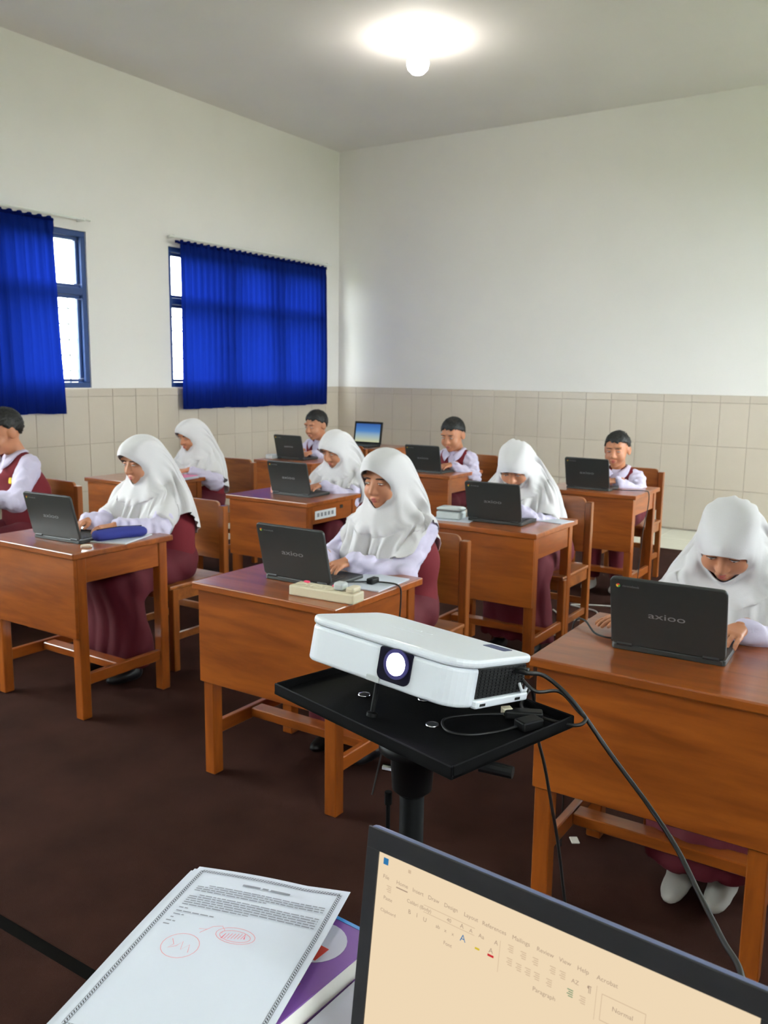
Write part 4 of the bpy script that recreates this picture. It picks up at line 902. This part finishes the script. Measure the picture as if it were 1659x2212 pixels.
obj('adapter_body', box((-.03, -.011, 0), (.03, .011, .014), .003, 2), 'black_plastic', us, (-.528, 1.222, TZ+.0005), (0, 0, .45))
obj('adapter_plug', box((-.02, -.013, 0), (.02, .013, .016), .003, 2), 'black_plastic', us, (-.505, 1.19, TZ+.0005), (0, 0, 1.1))
obj('cream_tag', box((-.008, -.007, 0), (.008, .007, .012), .001), 'tag_cream', us, (-.554, 1.214, TZ+.004), (0, 0, .8))

# ------------------------------------------------------------------ teacher table in the foreground
tt = thing('teacher_table', 'small wooden table under the laptop and the papers', 'table', (0, 0, 0))
obj('table_top', box((-.625, .06, .725), (.30, .735, .75), .004, 2), 'table_wood', tt)
for x in (-.57, .23):
    for y in (.08, .66): obj('leg', box((x, y, 0), (x+.045, y+.045, .725), .003), 'table_wood', tt)
obj('apron', box((-.55, .68, .64), (.255, .698, .725), .002), 'table_wood', tt); obj('apron', box((-.55, .095, .64), (.255, .113, .725), .002), 'table_wood', tt)

# ------------------------------------------------------------------ laptop with the text program
A_ = Vector((-.434, .6432, 1.0)); U = Vector((.99693, -.07825, 0)).normalized(); Dn = Vector((-.00988, -.12586, -.992)); Dn = (Dn-U*Dn.dot(U)).normalized(); Nn = U.cross(Dn).normalized()   # Nn points to the back of the lid
if Nn.y < 0: Nn = -Nn
LWX, LHX = .378, .238
fl = thing('laptop', 'large laptop in the foreground showing a text program with a cream page', 'laptop', (0, 0, 0))
def scr(x, y, d=0.): return A_+U*x+Dn*y+Nn*d
SM = Matrix.Identity(4)
for r in range(3): SM[r][0] = U[r]; SM[r][1] = -Dn[r]; SM[r][2] = -Nn[r]; SM[r][3] = A_[r]
# local lid frame: x right, y up (negative downwards), z towards the viewer
lid = prism(rrect(0, -LHX, LWX, 0, .008, 4), -.0075, -.0012, .0025, 2); lid.transform(SM); lid_o = obj('lid', lid, 'lid_blue_grey', fl)
bz = bmesh.new(); x0, x1, y0, y1 = .0155, LWX-.0155, -.215, -.0212
for lo, hi in (((.001, y1), (LWX-.001, -.001)), ((.001, -LHX+.001), (LWX-.001, y0)), ((.001, y0), (x0, y1)), ((x1, y0), (LWX-.001, y1))): add_box(bz, (lo[0], lo[1], -.0016), (hi[0], hi[1], .0014), .0004)
bz.transform(SM); obj('bezel', bz, 'bezel', lid_o)
SE = 1/2**SC.view_settings.exposure
emission('screen_cream', (250, 226, 190), .90*SE); emission('screen_ink', (182, 158, 136), .9*SE); emission('screen_ink_soft', (222, 196, 164), .9*SE); emission('screen_blue', (60, 140, 200), .7*SE); emission('screen_red', (225, 50, 60), .8*SE); emission('screen_yellow', (236, 208, 60), .8*SE); emission('screen_white', (255, 250, 245), .9*SE); emission('screen_green', (150, 180, 140), .7*SE)
scn = box((x0, y0, -.0014), (x1, y1, -.0004)); scn.transform(SM); scn_o = obj('screen', scn, 'screen_cream', lid_o)
def stext(s, x, y, size, m='screen_ink', al='CENTER'):
    me = text_mesh(s, size, al); me.transform(SM @ Matrix.Translation((x, -y, .0002))); obj('screen_text', me, m, scn_o)
for s, x in (('File', .0262), ('Home', .0452), ('Insert', .0635), ('Draw', .0810), ('Design', .1000), ('Layout', .1212), ('References', .1449), ('Mailings', .1713), ('Review', .1941), ('View', .2122), ('Help', .2282), ('Acrobat', .2489)):
    stext(s, x, .0432+(x-.0262)*.012, .0054)
def sbar(x, y, w, h, m='screen_ink', d=.0002, bm=None):
    b = box((x-w/2, -y-h/2, -.0003), (x+w/2, -y+h/2, d)); b.transform(SM); obj('screen_mark', b, m, scn_o)
sbar(.0452, .0484, .013, .0009)
for s, x, y, z in (('Calibri (Body)', .0660, .0559, .006), ('40', .0992, .0562, .006), ('Paste', .0304, .0631, .006), ('Clipboard', .0320, .0757, .0055), ('B', .0562, .0655, .007), ('I', .0647, .0655, .007), ('U', .0737, .0660, .007), ('ab', .0882, .0666, .006), ('x', .0965, .0668, .006), ('x', .1045, .0668, .006), ('A', .1130, .0560, .007), ('A', .1225, .0563, .006), ('Aa', .1333, .0569, .0065), ('A', .1482, .0565, .007), ('Font', .1001, .0782, .006), ('Paragraph', .1967, .080, .0065), ('Normal', .2637, .0655, .0068)): stext(s, x, y, z*.82)
stext('A', .1151, .0665, .009, 'screen_blue'); sbar(.1302, .0695, .0045, .0016, 'screen_yellow'); stext('A', .1439, .0655, .0065); sbar(.1439, .0700, .0060, .0018, 'screen_red')
sbar(.0242, .0286, .0055, .0062, 'screen_blue'); sbar(.052, .0285, .003, .003, 'screen_ink_soft')
for k, (x, y) in enumerate(((.0304, .0535), (.1622, .0674), (.1713, .0684), (.1800, .0684), (.1885, .0686), (.2000, .0690), (.1623, .0559), (.1745, .0565), (.1860, .0568), (.2020, .0572), (.2110, .0574), (.2190, .0690), (.2300, .0700))):
    for q in range(4): sbar(x+(.0006 if q % 2 else 0), y-.0027+q*.0018, .0052-(.0012 if q % 2 else 0), .0006, 'screen_green' if k == 11 else 'screen_ink_soft')
stext('AZ', .2225, .0580, .005); stext('\u00b6', .2349, .0585, .0068)
for x, y, w, h in ((.2637, .0575, .036, .0004), (.2637, .0790, .036, .0004), (.2457, .068, .0004, .0215), (.2817, .068, .0004, .0215), (.0985, .0528, .055, .0003), (.0985, .0592, .055, .0003), (.152, .067, .0003, .028), (.241, .067, .0003, .028)): sbar(x, y, w, h, 'screen_ink_soft')
base_f = Vector((U.x, U.y, 0)).normalized(); hinge = scr(0, LHX, .0)
BM = Matrix.Identity(4)
yv = Vector((-base_f.y, base_f.x, 0))
for r in range(3): BM[r][0] = base_f[r]; BM[r][1] = yv[r]; BM[r][2] = (0, 0, 1)[r]; BM[r][3] = (hinge.x, hinge.y, .751)[r]
b = prism(rrect(0, -.252, LWX, -.004, .01, 4), 0, .018, .003, 2); b.transform(BM); obj('base', b, 'lid_blue_grey', fl)
b = box((.01, -.245, .0178), (LWX-.01, -.012, .0185)); b.transform(BM); obj('keyboard_deck', b, 'bezel', fl)
kb = bmesh.new()
for r in range(6):
    for q in range(17): add_box(kb, (.018+q*.0203, -.03-r*.019-.0155, .0184), (.018+q*.0203+.017, -.03-r*.019, .0205))
kb.transform(BM); obj('keyboard', kb, 'laptop_key', fl)
b = box((.12, -.235, .0184), (.23, -.16, .0188)); b.transform(BM); obj('touchpad', b, 'lid_blue_grey', fl)
for s in (.06, LWX-.06):
    hb = tube([(s-.03, -.003, .012), (s+.03, -.003, .012)], .008, 10); hb.transform(BM); obj('hinge', hb, 'bezel', fl)

# ------------------------------------------------------------------ papers and books
prz = math.atan2(.0576, .2035); PZ = .79
def paper_frame(x, y, z): return Matrix.Translation((x, y, z)) @ Matrix.Rotation(prz, 4, 'Z')
def sheet(name, label, x, y, z, seed, w=.21, h=.297):
    # a sheet with the top-left corner at x, y; local y runs down the page
    bm = bmesh.new(); nx, ny = 30, 42; V = []
    def wz(s, t): return .004*math.sin(3.1*s+seed)*(1-t)**2+.006*max(0, s-.72)*8*(max(0, .3-t)/.3)*.5+.0015*math.sin(5*t+seed)
    for j in range(ny+1): V.append([bm.verts.new((i/nx*w, -j/ny*h, wz(i/nx, j/ny))) for i in range(nx+1)])
    for j in range(ny):
        for i in range(nx): bm.faces.new((V[j][i], V[j+1][i], V[j+1][i+1], V[j][i+1]))
    bm.transform(paper_frame(x, y, z)); o = obj(name, bm, 'paper', smooth=True); tag(o, label, 'paper'); return o, wz, x, y, z
sheet('paper_sheet', 'lower white sheet peeping out under the printed sheet', -.7745, .7335, PZ-.0036, 0.)
sheet('paper_sheet', 'middle white sheet between the printed sheet and the books', -.7715, .737, PZ-.0018, 0.)
po, wz, sx, sy, sz = sheet('printed_sheet', 'white printed sheet with a dark border and pink pencil circles', -.7675, .742, PZ, 0.)
PF = paper_frame(sx, sy, sz)
def pp(s, t): return PF @ Vector((s, -t, wz(s/.21, t/.297)+.0009))
def strip(bm, s0, t0, s1, t1, wd):
    n = max(1, int(max(abs(s1-s0), abs(t1-t0))/.012)); d = Vector((s1-s0, t1-t0)).normalized(); nx_, ny_ = -d.y*wd/2, d.x*wd/2; prev = None
    for k in range(n+1):
        s = s0+(s1-s0)*k/n; t = t0+(t1-t0)*k/n; cur = (bm.verts.new(pp(s+nx_, t+ny_)), bm.verts.new(pp(s-nx_, t-ny_)))
        if prev: bm.faces.new((prev[0], prev[1], cur[1], cur[0]))
        prev = cur
bd = bmesh.new(); m0 = .010
for s0, t0, s1, t1 in ((m0, m0, .21-m0, m0), (m0, .287, .21-m0, .287), (m0, m0, m0, .287), (.21-m0, m0, .21-m0, .287)):
    ln = max(abs(s1-s0), abs(t1-t0)); n = int(ln/.0036); dx, dy = (s1-s0)/ln, (t1-t0)/ln
    for k in range(n):
        q = ln*k/n; strip(bd, s0+dx*q-dy*.0013, t0+dy*q+dx*.0013, s0+dx*(q+.0026)+dy*.0013, t0+dy*(q+.0026)-dx*.0013, .0011)
    strip(bd, s0-dy*.0022, t0-dx*.0022, s1-dy*.0022, t1-dx*.0022, .0005); strip(bd, s0+dy*.0022, t0+dx*.0022, s1+dy*.0022, t1+dx*.0022, .0005)
obj('border_print', bd, 'ink', po)
tx = bmesh.new(); rr = random.Random(5)
def words(t, s0, s1, h, hh=.0016):
    s = s0
    while s < s1:
        w = rr.uniform(.004, .012); strip(tx, s, t, min(s+w, s1), t, hh); s += w+.0016
strip(tx, .076, .026, .100, .026, .0034); strip(tx, .103, .026, .111, .026, .0034); strip(tx, .114, .026, .140, .026, .0034)
for k, t in enumerate((.039, .0432, .0474, .0516)): words(t, .036 if k == 0 else .022, .192 if k < 3 else .12, .002)
for k, t in enumerate((.060, .0642, .0684, .0726, .0768, .081)): words(t, .034 if k == 0 else .022, .192 if k < 5 else .11, .002)
for t, a, b_ in ((.088, .022, .034), (.0945, .022, .072), (.101, .022, .036), (.1075, .022, .026), (.114, .020, .032), (.1205, .020, .028)): words(t, a, b_, .002, .0018)
obj('text_print', tx, 'ink_grey', po)
def scrib(name, pts, w, m):
    b = bmesh.new(); prev = None
    for i, (s, t) in enumerate(pts):
        a = Vector(pts[max(i-1, 0)]); c = Vector(pts[min(i+1, len(pts)-1)]); d = (c-a).normalized(); n = Vector((-d.y, d.x))*w/2
        cur = (b.verts.new(pp(s+n.x, t+n.y)), b.verts.new(pp(s-n.x, t-n.y)))
        if prev: b.faces.new((prev[0], prev[1], cur[1], cur[0]))
        prev = cur
    obj(name, b, m, po)
scrib('pencil_circle', [(.060+.022*math.cos(a/20*2*PI), .150+.020*math.sin(a/20*2*PI)) for a in range(22)], .0008, 'ink_pink')
scrib('pencil_circle', [(.112+.024*math.cos(a/20*2*PI), .117+.013*math.sin(a/20*2*PI)) for a in range(22)], .0008, 'ink_pink')
scrib('pencil_circle', [(.112+.019*math.cos(a/20*2*PI+1), .118+.009*math.sin(a/20*2*PI+1)) for a in range(22)], .0008, 'ink_pink')
scrib('pencil_stroke', [(.098+.026*k/14, .121-.006*k/14+.0045*(-1)**k) for k in range(15)], .0016, 'ink_rose')
scrib('pencil_stroke', [(.046, .142), (.052, .150), (.048, .157), (.056, .152), (.060, .143), (.064, .156), (.070, .146), (.074, .158)], .0008, 'ink_pink')
scrib('pencil_stroke', [(.066, .118), (.075, .116), (.070, .124), (.080, .110), (.090, .106), (.096, .112), (.094, .118)], .0008, 'ink_pink')
# purple workbook under the sheets
bk = thing('workbook', 'purple workbook with a round white picture under the printed sheet', 'book')
BKM = Matrix.Translation((-.500, .769, .7515)) @ Matrix.Rotation(-.064, 4, 'Z')      # top-right corner
def bbox(lo, hi, m, name, bev=.0, par=bk):
    b = box(lo, hi, bev); b.transform(BKM); return obj(name, b, m, par)
b_cover = bbox((-.17, -.24, .025), (.0, 0, .027), 'purple_cover', 'cover', .0006); bbox((-.168, -.238, .002), (-.001, -.002, .0248), 'paper_warm', 'page_block'); bbox((-.17, -.24, 0), (.0, 0, .0018), 'purple_cover', 'back_cover')
bbox((-.17, -.005, .0271), (0, 0, .0275), 'cover_blue', 'cover_band', par=b_cover)
b = lathe([(.036, 0), (.036, .0004)], 28); b.transform(BKM @ Matrix.Translation((-.055, -.052, .0271))); obj('cover_picture', b, 'cover_white', b_cover)
b = box((-.052, -.078, .0276), (-.034, -.054, .028)); b.transform(BKM); obj('cover_print', b, 'cover_red', b_cover)
b = box((-.075, -.175, .0271), (-.022, -.115, .0275)); b.transform(BKM); obj('cover_print', b, 'cover_brown', b_cover)
sb = thing('exercise_book', 'white exercise book beside the purple workbook, partly behind the laptop', 'book', (-.4385, .728, .7505), -.05)
obj('cover', box((-.0585, -.21, 0), (0, 0, .011), .002), 'cover_white', sb); obj('page_block', box((-.058, -.2103, .002), (-.002, .0003, .009)), 'paper_warm', sb)
